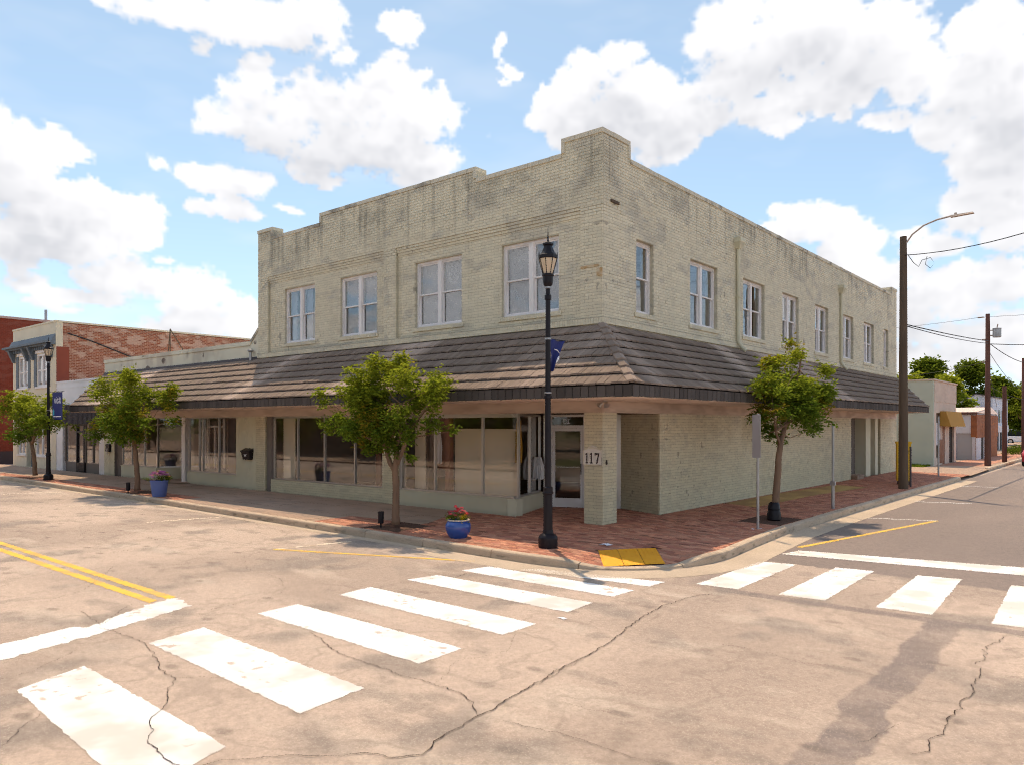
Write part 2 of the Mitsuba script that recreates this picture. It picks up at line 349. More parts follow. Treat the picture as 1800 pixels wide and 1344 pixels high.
def farbrick(mort, b1, b2, eff):
    def f(p, n, uv):
        t = p.y - p.x; row = dr.floor(p.z / .075); u = t / .22 + .5 * (row - 2 * dr.floor(row / 2))
        r = mikit.cell_rand(dr.floor(u), row); fu = u - dr.floor(u); fz = p.z / .075 - row
        c = MX(b1, b2, r)
        c = MX(c, mort, dr.maximum(1 - SM(.04, .09, dr.minimum(fu, 1 - fu)), 1 - SM(.1, .22, dr.minimum(fz, 1 - fz))) * .85)
        e = SM(.40, .62, FB(t * .5, p.z * 1.3, 3, 4)); e2 = SM(.48, .60, FB(t * 2.6, p.z * 6.0, 5, 4))
        return MX(c, (.56, .40, .31), e * e2 * eff * .6)
    return f


mat('m_oldbrick', P(farbrick((.42, .27, .19), (.33, .105, .055), (.22, .065, .038), .95)), .9, spec=.1)
mat('m_redbrick', P(farbrick((.27, .085, .055), (.27, .062, .036), (.215, .05, .03), .12)), .9, spec=.1)
mat('m_redpatch', (.26, .062, .035), .85)
mat('m_creambld', P(lambda p, n, uv: MX((.72, .64, .48), (.60, .53, .40), FB(p.x * 1.2, p.z * 1.2, 0, 4))), .8)
mat('m_slate', P(lambda p, n, uv: MX((.10, .125, .155), (.15, .175, .20), FB(p.x * 3, p.z * 3))), .6)
mat('m_ribmetal', (.065, .055, .062), .5)
mat('m_greenblock', P(lambda p, n, uv: MX((.47, .50, .42), (.40, .43, .35), FB(p.x * 1.1, p.z * 1.4, 0, 4))), .85)
mat('m_palepink', P(lambda p, n, uv: MX((.62, .50, .41), (.50, .39, .32), FB(p.y * 1.4, p.z * 2, 0, 4))), .85)
mat('m_brownwood', P(lambda p, n, uv: MX((.35, .115, .04), (.21, .07, .03), FB(p.x * 1.5 + p.y * 1.5, p.z * 5, 0, 4))), .7)
mat('m_garage', (.40, .385, .395), .6)
mat('m_whitewall', P(lambda p, n, uv: MX((.62, .60, .62), (.52, .50, .52), FB((p.x - p.y) * 1.2, p.z * 1.2, 0, 3))), .85)
mat('m_awnbrown', (.42, .22, .045), .8)
mat('m_roofpale', (.55, .42, .36), .85)
mat('m_blueside', (.50, .53, .60), .8)
mat('m_carred', (.42, .012, .03), .2, clearcoat=.8)
mat('m_carwhite', (.75, .76, .78), .25, clearcoat=.8)
mat('m_carglass', (.02, .022, .025), .08)
mat('m_tyre', (.018, .018, .018), .8)
mat('m_grass', {'type': 'mesh_attribute', 'name': 'vertex_color'}, .9, spec=.1)

# ------------------------------------------------------------------ ground, road, kerbs, pavements
ZR = -0.20
g = MB(); g.quad((-600, -400, -.30), (600, -400, -.30), (600, 900, -.30), (-600, 900, -.30)); struct('ground', g, 'm_ground')
g = MB(); g.quad((-260, -16.2, ZR), (60, -16.2, ZR), (60, 320, ZR), (-260, 320, ZR)); struct('road', g, 'm_road')


def bez(p0, p1, p2, n): t = np.linspace(0, 1, n)[:, None]; return (1 - t) ** 2 * np.array(p0) + 2 * t * (1 - t) * np.array(p1) + t * t * np.array(p2)


KL = [(-120, -1.3), (-60, -2.3), (-28, -2.90), (-13, -3.16), (-5, -3.42), (-.5, -3.55)]
KERB = np.vstack([KL, bez((.9, -3.58), (3.2, -3.50), (3.25, -1.1), 9), [(3.1, .4), (2.93, 2.5), (2.88, 6), (2.86, 22.4)]])
kline = LineString(KERB)
PADC = np.array([2.14, -2.43]); PADA = np.array([.70, -.714])


def hz(xy):
    xy = np.asarray(xy, float); x, y = xy[:, 0], xy[:, 1]
    d = np.maximum(np.maximum(-y, x), 0); z = -.018 * np.minimum(d, 3.6)
    q = xy - PADC; t = q @ PADA; w = np.abs(q @ np.array([PADA[1], -PADA[0]]) * -1)
    S = lambda a, b, v: (lambda k: k * k * (3 - 2 * k))(np.clip((v - a) / (b - a), 0, 1))
    return z - .105 * S(-.75, .6, t) * (1 - S(.6, 1.35, w))


# kerb: one stone after another, with joints
def kerb_run(line, parent, name, seg=1.75, wid=.16):
    L = line.length; n = int(L / seg)
    pos = np.linspace(0, L, n + 1)
    for i in range(n):
        a, b = pos[i] + .008, pos[i + 1] - .008
        m = max(2, int((b - a) / .3) + 1)
        S = np.linspace(a, b, m)
        pts = np.array([line.interpolate(s).coords[0] for s in S])
        tn = np.array([np.subtract(line.interpolate(min(s + .05, L)).coords[0], line.interpolate(max(s - .05, 0)).coords[0]) for s in S]); tn /= np.linalg.norm(tn, axis=1, keepdims=True)
        nl = np.stack([-tn[:, 1], tn[:, 0]], 1)                                # towards the pavement
        if not (dist(np.r_[pts[m // 2], 0.0]) < 75): continue
        back = pts + nl * wid
        zt = hz(pts) + .004 + rng.normal(0, .003)
        prof = [(0.012, None, ZR - .05), (0.0, None, ZR), (.012, 0, -.035), (.022, 0, -.012), (.045, 0, 0.0), (wid, 0, 0.004), (wid, None, ZR - .05)]
        V = []
        for k, (off, rel, zz) in enumerate(prof):
            z = np.maximum(zt + zz, ZR + .006) if rel is not None else np.full(m, zz)
            V.append(np.column_stack([pts + nl * off, z]))
        V = np.stack(V, 1); K = len(prof); F = []
        for j in range(m - 1):
            for k in range(K - 1): F.append([j * K + k, (j + 1) * K + k, (j + 1) * K + k + 1, j * K + k + 1])
        V = V.reshape(-1, 3); F = np.array(F)
        mb = MB().add(V, F)
        for j in (0, m - 1): mb.add(V[j * K:(j + 1) * K], [[0, k, k + 1] for k in range(1, K - 1)])
        part(parent, name, mb, 'm_kerb')


labels['kerb'] = {'kind': 'structure'}; USED['kerb'] = 0
kerb_run(kline, 'kerb', 'stone')

inner = kline.buffer(-1, single_sided=True)
side_poly = Polygon(np.vstack([KERB, [(2.86, 60), (-.02, 60), (-.02, -.02), (-120, -.02)]])).buffer(0)
back = LineString(KERB).parallel_offset(.165, 'left')
side_in = side_poly.difference(kline.buffer(.166)).difference(Polygon([(-130, .4), (-.0, .4), (-.0, 70), (-130, 70)]))
recess = Polygon([(-2.35, -.05), (-3.15, 2.1), (-1.4, 3.0), (.02, 2.4), (.02, -.05)])
entry2 = Polygon([(-20.4, -.05), (-19.6, 1.75), (-18.2, 1.75), (-17.95, -.05)])


def grid_sheet(poly, step, off):
    mb = MB(); minx, miny, maxx, maxy = poly.bounds
    xs = np.arange(math.floor(minx / step) * step, maxx + step, step)
    for x in xs:
        strip = poly.intersection(sbox(x, miny, x + step, maxy))
        if strip.is_empty: continue
        ys = np.arange(math.floor(strip.bounds[1] / step) * step, strip.bounds[3] + step, step)
        for y in ys:
            c = strip.intersection(sbox(x, y, x + step, y + step))
            for gg in getattr(c, 'geoms', [c]):
                if gg.geom_type == 'Polygon' and gg.area > 1e-5:
                    q = np.array(gg.exterior.coords[:-1]); mb.add(np.column_stack([q, hz(q) + off]), [[0, k, k + 1] for k in range(1, len(q) - 1)])
    return mb


walk = unary_union([side_in.intersection(sbox(-60, -6, 6, 24.4)), recess])
mb = grid_sheet(walk, .6, -.014)
v, f = mb.mesh(); cr = np.cross(v[f[:, 1]] - v[f[:, 0]], v[f[:, 2]] - v[f[:, 0]])[:, 2]; f[cr < 0] = f[cr < 0][:, ::-1]
struct('pavement', (v, f), 'm_paverbase')

concrete = Polygon([(-30.2, -.01), (-4.1, -.01), (-3.25, -1.9), (-3.25, -2.15), (-30.2, -2.15)]).union(sbox(-12.6, -4, -5.6, -2.1)).union(sbox(-60, -2.0, -30.2, .0)).intersection(side_in)
ochre = Polygon([(1.0, 5.6), (1.05, 10.0), (1.45, 14.1), (.35, 14.3), (.06, 9.5), (.06, 5.9)])
beds = {'bed': [(-3.95, -3.15, -2.85, -2.15), (-16.3, -3.0, -15.1, -2.1), (-26.4, -2.65, -25.2, -1.85), (1.75, 2.7, 2.72, 4.2)]}
bedpoly = unary_union([sbox(*b) for b in beds['bed']])
padq = Polygon([(1.50, -2.44), (2.17, -1.64), (2.80, -2.46), (2.14, -3.17)])

# concrete slabs, each its own piece
for i in range(60):
    x0 = -60 + i * 1.0
for k, xa in enumerate(np.arange(-30.2, -3.2, 1.52)):
    for ya, yb in ((-1.08, 0.0), (-2.15, -1.08), (-4, -2.15)):
        c = sbox(xa + .006, ya + .006, xa + 1.514, yb - .006).intersection(concrete).difference(bedpoly).buffer(-.001)
        for gg in getattr(c, 'geoms', [c]):
            if gg.is_empty or gg.area < .02: continue
            dz = rng.normal(0, .002)
            part('pavement', 'slab', MB().sheet(gg.segmentize(.5), lambda v: hz(v) + dz), 'm_concrete')
g = MB().sheet(sbox(-60, -2.4, -30.25, 0).intersection(side_in).segmentize(1.0), lambda v: hz(v)); struct('pavement', g, 'm_concrete')

# brick pavers
reg = walk.difference(concrete).difference(bedpoly).difference(ochre).difference(padq.buffer(.004)).difference(sbox(-60, -6, -30.2, 2)).buffer(-.002)
from shapely.prepared import prep
pr_, prb = prep(reg), prep(reg.buffer(-.11))
pv, pc, pd = [], [], []
cols = np.array([(.40, .175, .108), (.35, .145, .092), (.44, .21, .135), (.31, .125, .085), (.39, .19, .125)])
for bx in reg.geoms if hasattr(reg, 'geoms') else [reg]:
    x0, y0, x1, y1 = bx.bounds
    ky = 0
    for y in np.arange(math.floor(y0 / .103) * .103, y1, .103):
        ky = int(round(y / .103))
        for x in np.arange(math.floor(x0 / .206) * .206 + (.103 if ky % 2 else 0) - .206, x1, .206):
            q = sbox(x, y, x + .199, y + .097)
            if prb.contains(Point(x + .1, y + .05)): polys = [q]
            elif pr_.intersects(q):
                c = q.intersection(bx); polys = [gg for gg in getattr(c, 'geoms', [c]) if gg.geom_type == 'Polygon' and gg.area > .0012]
            else: continue
            for gg in polys:
                w = np.array(gg.exterior.coords[:-1])
                if Polygon(w).exterior.is_ccw is False: w = w[::-1]
                if len(w) > 8: continue
                z = hz(w) + rng.normal(0, .0016); wi = w.mean(0) + (w - w.mean(0)) * .965
                n = len(w); V = np.vstack([np.column_stack([w, z - .013]), np.column_stack([w, z - .0035]), np.column_stack([wi, z])])
                F = []
                for k in range(n):
                    j = (k + 1) % n
                    F += [[n + k, n + j, 2 * n + j], [n + k, 2 * n + j, 2 * n + k], [k, j, n + j], [k, n + j, n + k]]
                F += [[2 * n, 2 * n + k, 2 * n + k + 1] for k in range(1, n - 1)]
                pv.append((V, np.array(F))); cc = cols[rng.integers(5)] * rng.uniform(.82, 1.18)
                if rng.random() < .05: cc = cc * .6
                pc.append(cc); pd.append(dist(np.r_[w.mean(0), 0.0]))
order = np.argsort(pd)
bulk, bcol = MB(), []
for r, i in enumerate(order):
    V, F = pv[i]
    if r < 300: part('pavement', 'brick', (V, F), 'm_vcol', color=np.tile(pc[i], (len(V), 1)))
    else: bulk.add(V, F); bcol.append(np.tile(pc[i], (len(V), 1)))
part('pavement', 'brick_paving', bulk, 'm_vcol', kind='stuff', color=np.vstack(bcol))
g = MB().sheet(ochre.intersection(walk).segmentize(.6), lambda v: hz(v) - .001); part('pavement', 'patch', g, 'm_ochre', label='ochre coated strip along the side wall')
for b in beds['bed']: part('pavement', 'planting_square', MB().sheet(sbox(*b).intersection(walk), lambda v: hz(v) - .006), 'm_mulch')
# tactile pad
M, L = along((1.50, -2.44), (2.17, -1.64))
k = thing('tactile_pad', 'yellow tactile warning pad set into the brick ramp at the corner', 'warning pad')
g = MB()
for i in range(3):
    q = Polygon([tuple(np.array((1.50, -2.44)) + np.array((.67, .80)) * t0 + np.array((.635, -.78)) * s0) for t0, s0 in ((i / 3 + .004, 0), ((i + 1) / 3 - .004, 0), ((i + 1) / 3 - .004, .93), (i / 3 + .004, .93))])
    part(k, 'panel', MB().sheet(q.segmentize(.2), lambda v: hz(v) + .004), 'm_pad')
dome = MB()
for i in range(14):
    for j in range(13):
        q = np.array((1.50, -2.44)) + np.array((.67, .80)) * (i + .5) / 14 + np.array((.635, -.78)) * .93 * (j + .5) / 13
        z = float(hz(q[None])[0]) + .004
        dome.lathe([(.016, 0), (.012, .004), (.001, .0055)], 6, (q[0], q[1], z))
part(k, 'dome', dome, 'm_pad', kind='stuff')
# gutter pan along the side street and round the corner
gp = kline.buffer(-.56, single_sided=True) if False else kline.parallel_offset(.29, 'right').buffer(.285, cap_style=2).intersection(sbox(-1.2, -6, 6, 60))
gp = gp.union(kline.parallel_offset(.12, 'right').buffer(.12, cap_style=2).intersection(sbox(-60, -6, -1.2, 60)))
struct('gutter', MB().sheet(gp.segmentize(1.0), ZR + .004), 'm_gutter')
# pavement beyond the alley
g = MB(); g.sheet(Polygon([(-12, 24.4), (2.9, 24.4), (2.75, 31), (2.6, 50), (2.75, 110), (-12, 110)]).segmentize(2), -.09); struct('pavement', g, 'm_concrete')
g = MB(); g.sheet(sbox(.1, 33, 2.1, 110), -.084); struct('pavement', g, 'm_paverbase2')
mat('m_paverbase2', P(lambda p, n, uv: MX((.42, .22, .15), (.32, .15, .10), N(p.x * 5, p.y * 9))), .9)
kerb_run(LineString([(2.72, 30.5), (2.60, 50), (2.75, 100)]), 'kerb', 'stone', seg=3.0)
# far pavements across both streets
g = MB(); g.quad((-120, -40, -.12), (0.5, -40, -.12), (0.5, -14.6, -.12), (-120, -14.6, -.12)); g.quad((15, -40, -.12), (60, -40, -.12), (60, -16, -.12), (15, -16, -.12)); g.quad((12.4, -3, -.12), (60, -3, -.12), (60, 120, -.12), (12.4, 120, -.12))
struct('pavement', g, 'm_concrete')


# road markings: ragged-edged sheets
def ragged(q, jit=.006, step=.05):
    q = np.array(q, float); out = []
    for i in range(len(q)):
        a, b = q[i], q[(i + 1) % len(q)]; n = max(1, int(np.linalg.norm(b - a) / step)); d = (b - a) / (np.linalg.norm(b - a) + 1e-9); nn = np.array([-d[1], d[0]])
        for k in range(n): out.append(a + (b - a) * k / n + nn * (rng.normal(0, jit) * (0 if k == 0 else 1)))
    return Polygon(out).buffer(0)


ZM = ZR + .004


def mark(name, q, m, label, cat, group=None, jit=.006):
    return single(name, MB().sheet(ragged(q, jit), ZM), m, label, cat, group)


F = [[(1.22, -11.07), (.96, -10.43), (3.68, -10.50), (3.94, -11.24)], [(.67, -9.69), (.52, -9.01), (3.49, -9.10), (3.56, -9.80)], [(.43, -8.27), (.38, -7.67), (3.33, -7.70), (3.36, -8.33)],
     [(.35, -7.01), (.29, -6.41), (3.32, -6.46), (3.32, -7.05)], [(.31, -5.74), (.40, -5.20), (3.24, -5.18), (3.28, -5.79)], [(.43, -4.71), (.55, -4.17), (3.27, -4.20), (3.25, -4.72)], [(1.10, -4.06), (1.30, -3.82), (3.32, -3.42), (3.31, -3.84)]]
LF = ['white crossing bar nearest the viewer, at the bottom left', 'second white crossing bar from the bottom left, beside the branching crack', 'third white crossing bar from the bottom left', 'fourth white crossing bar from the bottom left, middle one of seven', 'fifth white crossing bar from the bottom left', 'sixth white crossing bar, next to the one along the kerb', 'narrow white crossing bar running along the kerb below the lamp post']
for q, l in zip(F, LF): mark('crosswalk_bar', q, 'm_paint_white', l, 'road marking', 'bars of the crossing on the front street')
F2 = [[(3.74, -3.26), (3.74, -.90), (4.31, -.79), (4.34, -3.21)], [(4.90, -3.17), (4.88, -.64), (5.44, -.57), (5.49, -3.12)], [(6.10, -3.09), (6.04, -.50), (6.61, -.40), (6.73, -3.05)], [(7.34, -3.07), (7.23, -.42), (7.82, -.36), (7.95, -3.0)]]
LF2 = ['white crossing bar on the side street nearest the kerb corner', 'second white crossing bar from the corner on the side street', 'third white crossing bar from the corner, beside the dark trench patch', 'white crossing bar cut off by the right edge of the view']
for q, l in zip(F2, LF2): mark('crosswalk_bar', q, 'm_paint_white', l, 'road marking', 'bars of the crossing on the side street')
mark('stop_line', [(3.73, .05), (3.85, .64), (7.2, 1.3), (12.0, 2.25), (12.0, 1.5), (7.28, .53)], 'm_paint_white', 'long white stop line across the grey side street', 'road marking')
mark('stop_line', [(-1.22, -8.51), (-.59, -8.57), (-.35, -9.25), (-.22, -9.62), (-.1, -9.9), (.15, -10.89), (.45, -12.0), (-.3, -12.0), (-.47, -10.71), (-.62, -9.95), (-.48, -9.85), (-.75, -9.45), (-1.11, -8.75)], 'm_paint_white', 'worn white stop line with cracked narrow waist at the left', 'road marking', jit=.022)
for y0, y1, yl0, yl1, l in ((-8.49, -8.62, -8.36, -8.50, 'upper yellow centre line of the front street'), (-8.74, -8.87, -8.60, -8.74, 'lower yellow centre line of the front street')):
    mark('centre_line', [(-60, yl0 + .5), (-1.2, y0), (-1.14, y1), (-60, yl1 + .5)], 'm_paint_yellow', l, 'road marking', 'double yellow centre line')


def line(name, a, b, w, m, label, group=None):
    a, b = np.array(a, float), np.array(b, float); d = (b - a) / np.linalg.norm(b - a); n = np.array([-d[1], d[0]]) * w / 2
    return mark(name, [a - n, b - n, b + n, a + n], m, label, 'road marking', group, .006)


G = 'faded parking bay lines along the front kerb'
line('parking_line', (-3.6, -5.42), (-3.3, -3.95), .10, 'm_paint_worn', 'faded white bay line joining the tip of the yellow diagonal left of the crossing', G)
line('parking_line', (-9.34, -5.25), (-8.97, -3.56), .10, 'm_paint_worn', 'faded white bay line in front of the long shop windows', G)
line('parking_line', (-14.51, -5.16), (-14.2, -3.5), .10, 'm_paint_worn', 'faded white bay line in front of the matt blue planter', G)
line('parking_line', (-20.36, -5.09), (-19.75, -3.43), .10, 'm_paint_worn', 'faded white bay line farthest along the front street', G)
line('parking_line', (-3.62, -5.47), (.05, -3.98), .09, 'm_paint_yellow', 'thin yellow diagonal no-parking line left of the white crossing bars')
G = 'parking bay lines along the side street'
line('parking_line', (3.72, 1.0), (4.87, 7.08), .11, 'm_paint_yellow', 'orange yellow diagonal line on the grey side street')
line('parking_line', (3.43, 6.61), (4.87, 7.05), .09, 'm_paint_white', 'white bay line touching the end of the orange diagonal', G)
line('parking_line', (3.39, 11.74), (4.81, 12.2), .09, 'm_paint_white', 'second white bay line along the side street', G)
line('parking_line', (3.26, 18.85), (4.53, 19.57), .09, 'm_paint_white', 'third and farthest white bay line along the side street', G)

CR = [([(4.28, -3.63), (4.09, -3.92), (4.05, -4.27), (4.01, -4.77), (4.1, -5.38), (4.23, -5.98), (4.35, -6.42), (4.45, -7.03), (4.52, -7.76), (4.61, -8.33), (4.66, -8.68), (4.68, -8.93), (4.73, -9.15), (4.76, -9.49), (4.86, -9.69), (4.75, -9.85), (4.52, -9.94), (4.45, -10.08)], .016),
      ([(4.40, -6.75), (4.46, -7.05), (4.56, -7.72), (4.60, -8.0), (4.58, -8.25)], .008), ([(1.6, -8.35), (2.55, -8.63), (2.91, -8.64), (3.36, -8.67), (3.9, -8.65), (4.27, -8.67), (4.46, -8.74), (4.68, -8.93)], .012),
      ([(-.42, -9.79), (-.1, -9.73), (.26, -9.72), (.59, -9.72), (1.0, -9.81), (1.39, -9.92), (1.62, -10.02), (1.97, -10.04), (2.24, -10.23), (2.55, -10.4), (2.71, -10.56), (2.95, -10.7), (3.21, -10.84), (3.58, -10.88), (3.85, -10.85)], .011),
      ([(.81, -11.08), (.79, -10.86), (.57, -10.53), (.34, -10.24)], .010), ([(1.96, -11.06), (2.11, -11.26), (2.26, -11.37), (2.46, -11.55)], .009), ([(1.97, -10.04), (2.1, -9.9), (2.3, -9.78)], .006),
      ([(7.54, -3.5), (7.51, -3.94), (7.44, -4.18), (7.5, -4.47), (7.47, -4.81), (7.43, -4.99)], .012), ([(7.52, -4.99), (7.53, -5.4), (7.53, -5.6), (7.59, -5.79), (7.54, -6.07), (7.58, -6.3), (7.52, -6.62), (7.54, -6.79), (7.54, -7.02), (7.52, -7.21), (7.52, -7.41), (7.46, -7.51)], .012),
      ([(4.87, -8.87), (5.08, -8.86), (5.35, -8.78), (5.58, -8.77), (5.84, -8.79), (6.1, -8.79)], .008), ([(5.04, -8.26), (5.26, -8.26), (5.48, -8.18)], .005), ([(-.19, -8.62), (-.19, -8.37), (-.24, -8.08)], .009), ([(-.09, -8.14), (-.2, -7.91), (-.23, -7.64), (-.36, -7.38)], .008),
      ([(-2.2, -9.72), (-2.65, -9.07), (-4.12, -8.09)], .008), ([(-1.37, -9.62), (-.74, -9.68), (-.41, -9.73)], .010), ([(.79, -5.27), (.68, -4.85), (.82, -4.74)], .02), ([(-5.54, -7.66), (-5.52, -6.92), (-5.68, -6.52)], .008), ([(-5.82, -9.2), (-6.31, -8.54), (-5.71, -7.64)], .007),
      ([(-7.01, -6.3), (-6.33, -6.33)], .012), ([(-1.27, -9.01), (-.9, -9.35), (-.42, -9.75)], .008), ([(4.45, -10.08), (4.2, -10.25), (3.9, -10.6), (3.7, -11.2)], .009), ([(7.1, -7.6), (7.2, -7.25), (7.28, -6.9)], .006), ([(-.36, -7.38), (-1.2, -6.9), (-2.2, -6.85), (-3.4, -6.2)], .006),
      ([(3.9, -8.65), (3.6, -8.1), (3.75, -7.5), (3.4, -6.9)], .004), ([(-9, -6.6), (-8.2, -7.1), (-7.6, -7.2)], .007), ([(6.1, -8.79), (6.6, -8.7), (7.0, -8.8)], .005), ([(5.2, -5.9), (5.7, -5.8), (6.2, -5.95), (6.6, -5.8)], .004)]
for pts, w in CR:
    pts = np.array(pts, float); out = [pts[0]]
    for a, b in zip(pts[:-1], pts[1:]):
        n = max(2, int(np.linalg.norm(b - a) / .045)); d = (b - a) / np.linalg.norm(b - a); nn = np.array([-d[1], d[0]])
        j = 0
        for k in range(1, n + 1):
            j = .6 * j + rng.normal(0, .011)
            out.append(a + (b - a) * k / n + nn * (j if k < n else 0))
    out = np.array(out); t = np.gradient(out, axis=0); t /= np.linalg.norm(t, axis=1, keepdims=True) + 1e-9; nn = np.stack([-t[:, 1], t[:, 0]], 1)
    ww = (w * .52 * (.55 + .9 * rng.random(len(out))) * np.minimum(1, np.minimum(np.arange(len(out)) + .4, np.arange(len(out))[::-1] + .4) / 3))[:, None]
    V = np.vstack([np.column_stack([out - nn * ww / 2, np.full(len(out), ZR + .009)]), np.column_stack([out + nn * ww / 2, np.full(len(out), ZR + .009)])]); n = len(out)
    part('road', 'crack', (V, np.array([[i, i + 1, n + i + 1, n + i] for i in range(n - 1)])), 'm_crack')

# ------------------------------------------------------------------ the corner building
B = thing('corner_building', 'two storey cream painted brick corner building with shingled awning and low shop wing', 'building')
ZA, ZE, ZF, E = 4.19, 2.81, 2.60, 1.83          # awning top at the wall, eave top, fascia foot, overhang


def course_bricks(u0, u1, z0, z1, holes=(), cz=.0677, cu=.2137, joint=.0105, start=0):
    out = []; k = start; z = z0
    while z < z1 - .02:
        za, zb = z + joint / 2, min(z + cz - joint / 2, z1)
        u = u0 - (cu / 2 if k % 2 else 0)
        while u < u1 - .01:
            a, b = max(u + joint / 2, u0), min(u + cu - joint / 2, u1)
            segs = [(a, b)]
            for h0, h1, hz0, hz1 in holes:
                if zb > hz0 + .008 and za < hz1 - .008:
                    ns = []
                    for s0, s1 in segs:
                        if s1 <= h0 or s0 >= h1: ns.append((s0, s1)); continue
                        if s0 < h0 - .025: ns.append((s0, h0))
                        if s1 > h1 + .025: ns.append((h1, s1))
                    segs = ns
            out += [(s0, s1, za, zb) for s0, s1 in segs if s1 - s0 > .02]
            u += cu
        z += cz; k += 1
    return out


BRK = []           # every brick of the walls as a box (x0,x1,y0,y1,z0,z1)


def lay(fr, rects, d=0.0, depth=.045, lst=None):
    for (a, b, z0, z1) in rects:
        j = rng.normal(0, .0017)
        (BRK if lst is None else lst).append(fb(fr, a, b, z0, z1, d + j, d + depth))


HL = [(-11.77, -10.2), (-8.98, -7.37), (-5.83, -4.17), (-2.86, -1.20)]
HR = [(1.36, 2.13), (3.96, 5.52), (7.20, 8.75), (10.2, 11.63), (13.22, 14.63), (16.16, 17.64), (19.07, 20.51), (22.05, 22.83)]
WZ0, WZ1 = 4.60, 6.28
holesL = [(a, b, WZ0 - .0, WZ1) for a, b in HL]; holesR = [(a, b, WZ0 - .0, WZ1 - .05) for a, b in HR]
LX = -13.14; DY = 24.25
zl = [(-1.06, 0.0, 8.22), (-3.60, -1.06, 7.90), (-9.84, -3.60, 8.18), (-12.28, -9.84, 7.90), (LX, -12.28, 8.20)]     # wall height under the coping, along the front
zr = [(0.0, 1.09, 8.22), (1.09, 23.3, 7.83), (23.3, DY, 8.12)]
# front: pilasters and upper field flush, two panels set back behind three corbelled courses
PD = .085
panels = [(-12.58, -6.99), (-6.50, -.57)]
zc0, zc1 = 4.41, 6.55
for a, b, z1 in zl:
    lay('L', course_bricks(a, b - (.004 if b == 0 else 0), 6.754, z1, start=0))
for a, b in ((LX, -12.58), (-6.99, -6.50), (-.57, -.004)):
    lay('L', course_bricks(a, b, 4.345, 6.754))
for a, b in panels:
    lay('L', course_bricks(a, b, 4.345, zc1, [h for h in holesL if a < h[0] < b]), d=PD)
    for i in range(3): lay('L', course_bricks(a, b, 6.551 + i * .0677, 6.551 + (i + 1) * .0677 - .001, start=i), d=PD - (i + 1) * .021)
for a, b, z1 in zr: lay('R', course_bricks(max(a, .05), b, 4.345, z1, holesR))
# ground floor brickwork of the side wall, bulkheads and piers
lay('R', course_bricks(2.42, 17.35, .0, 2.36))
lay('R', course_bricks(21.56, DY, .0, 2.36))
for a, b in ((-13.29, -12.73), (-7.05, -6.40)): lay('L', course_bricks(a, b, 0, 2.36))
lay('L', course_bricks(-12.45, -7.05, 0, .385), d=.03)
bd = np.array(BRK); cen = np.stack([(bd[:, 0] + bd[:, 1]) / 2, (bd[:, 2] + bd[:, 3]) / 2, (bd[:, 4] + bd[:, 5]) / 2], 1)
od = np.argsort(dist(cen))
UB = shape(MB().box(-.5, .5, -.5, .5, -.5, .5), 'm_brick')


def brick_parts(parent, name, rows):
    for x0, x1, y0, y1, z0, z1 in rows:
        k = numbered(parent + '__' + name)
        scene[k] = {**UB, 'to_world': T().translate([(x0 + x1) / 2, (y0 + y1) / 2, (z0 + z1) / 2]).scale([x1 - x0, y1 - y0, z1 - z0])}


# wall core (mortar), with openings
core = MB()


def core_wall(fr, u0, u1, z0, z1, d0, d1, holes=()):
    us = sorted({u0, u1, *[h for q in holes for h in q[:2] if u0 < h < u1]})
    for a, b in zip(us[:-1], us[1:]):
        hs = [h for h in holes if h[0] <= a + 1e-6 and h[1] >= b - 1e-6]
        if hs: core.box(*fb(fr, a, b, z0, hs[0][2], d0, d1)); core.box(*fb(fr, a, b, hs[0][3], z1, d0, d1))
        else: core.box(*fb(fr, a, b, z0, z1, d0, d1))


JO = .0065
for a, b in ((LX, -12.58), (-6.99, -6.50), (-.57, -JO)): core_wall('L', a + .001, b, 4.0, 6.555, JO, .34)
for a, b in panels: core_wall('L', a, b, 4.0, 6.55, PD + JO, .34, [h for h in holesL if a < h[0] < b])
for a, b in panels:
    for i in range(3): core.box(*fb('L', a, b, 6.551 + i * .0677, 6.551 + (i + 1) * .0677 + .001, PD - (i + 1) * .021 + JO, .339))
core.box(*fb('L', LX + .001, -JO, 6.754, 7.3, JO, .341))
for a, b, z1 in zl: core.box(*fb('L', a + (.001 if a == LX else 0), min(b, -JO), 7.3, z1, JO, .34))
core_wall('R', .3405, DY - .001, 4.0, 7.3, JO, .34, holesR)
for a, b, z1 in zr: core.box(*fb('R', max(a, .3405), b - (.001 if b == DY else 0), 7.3, z1, JO, .34))
core.box(LX + .001, LX + .34, .341, DY - .001, 2.6, 8.0); core.box(LX + .341, -.341, DY - .34, DY - .001, 0, 7.9)      # party wall and back wall
core.box(LX + .34, -.34, .34, DY - .34, 7.1, 7.3); core.box(LX + .34, -.34, .342, DY - .34, 3.7, 3.85)                # roof deck, upper floor
core_wall('R', 2.56, 17.35, -.3, 2.358, JO, .30); core.prism(Polygon([(-JO, 2.444), (-JO, 2.56), (-.0119, 2.56), (-.0119, 2.444)]), -.3, 2.358); core_wall('R', 21.56, DY - .001, -.3, 2.358, JO, .30)
for a, b in ((-13.29, -12.73), (-7.05, -6.40)): core.box(*fb('L', a + .008, b - .008, -.3, 2.358, JO, .30))
core.box(*fb('L', -12.46, -7.04, -.3, .38, .03 + JO, .25))
core.box(-25.0, -24.7, .3, 14, -.1, 4.6)
W = part(B, 'wall', core, 'm_mortar')
brick_parts(W, 'brick', bd[od[:300]])
part(W, 'brickwork', MB().boxes(bd[od[300:]]), 'm_brick', kind='stuff')

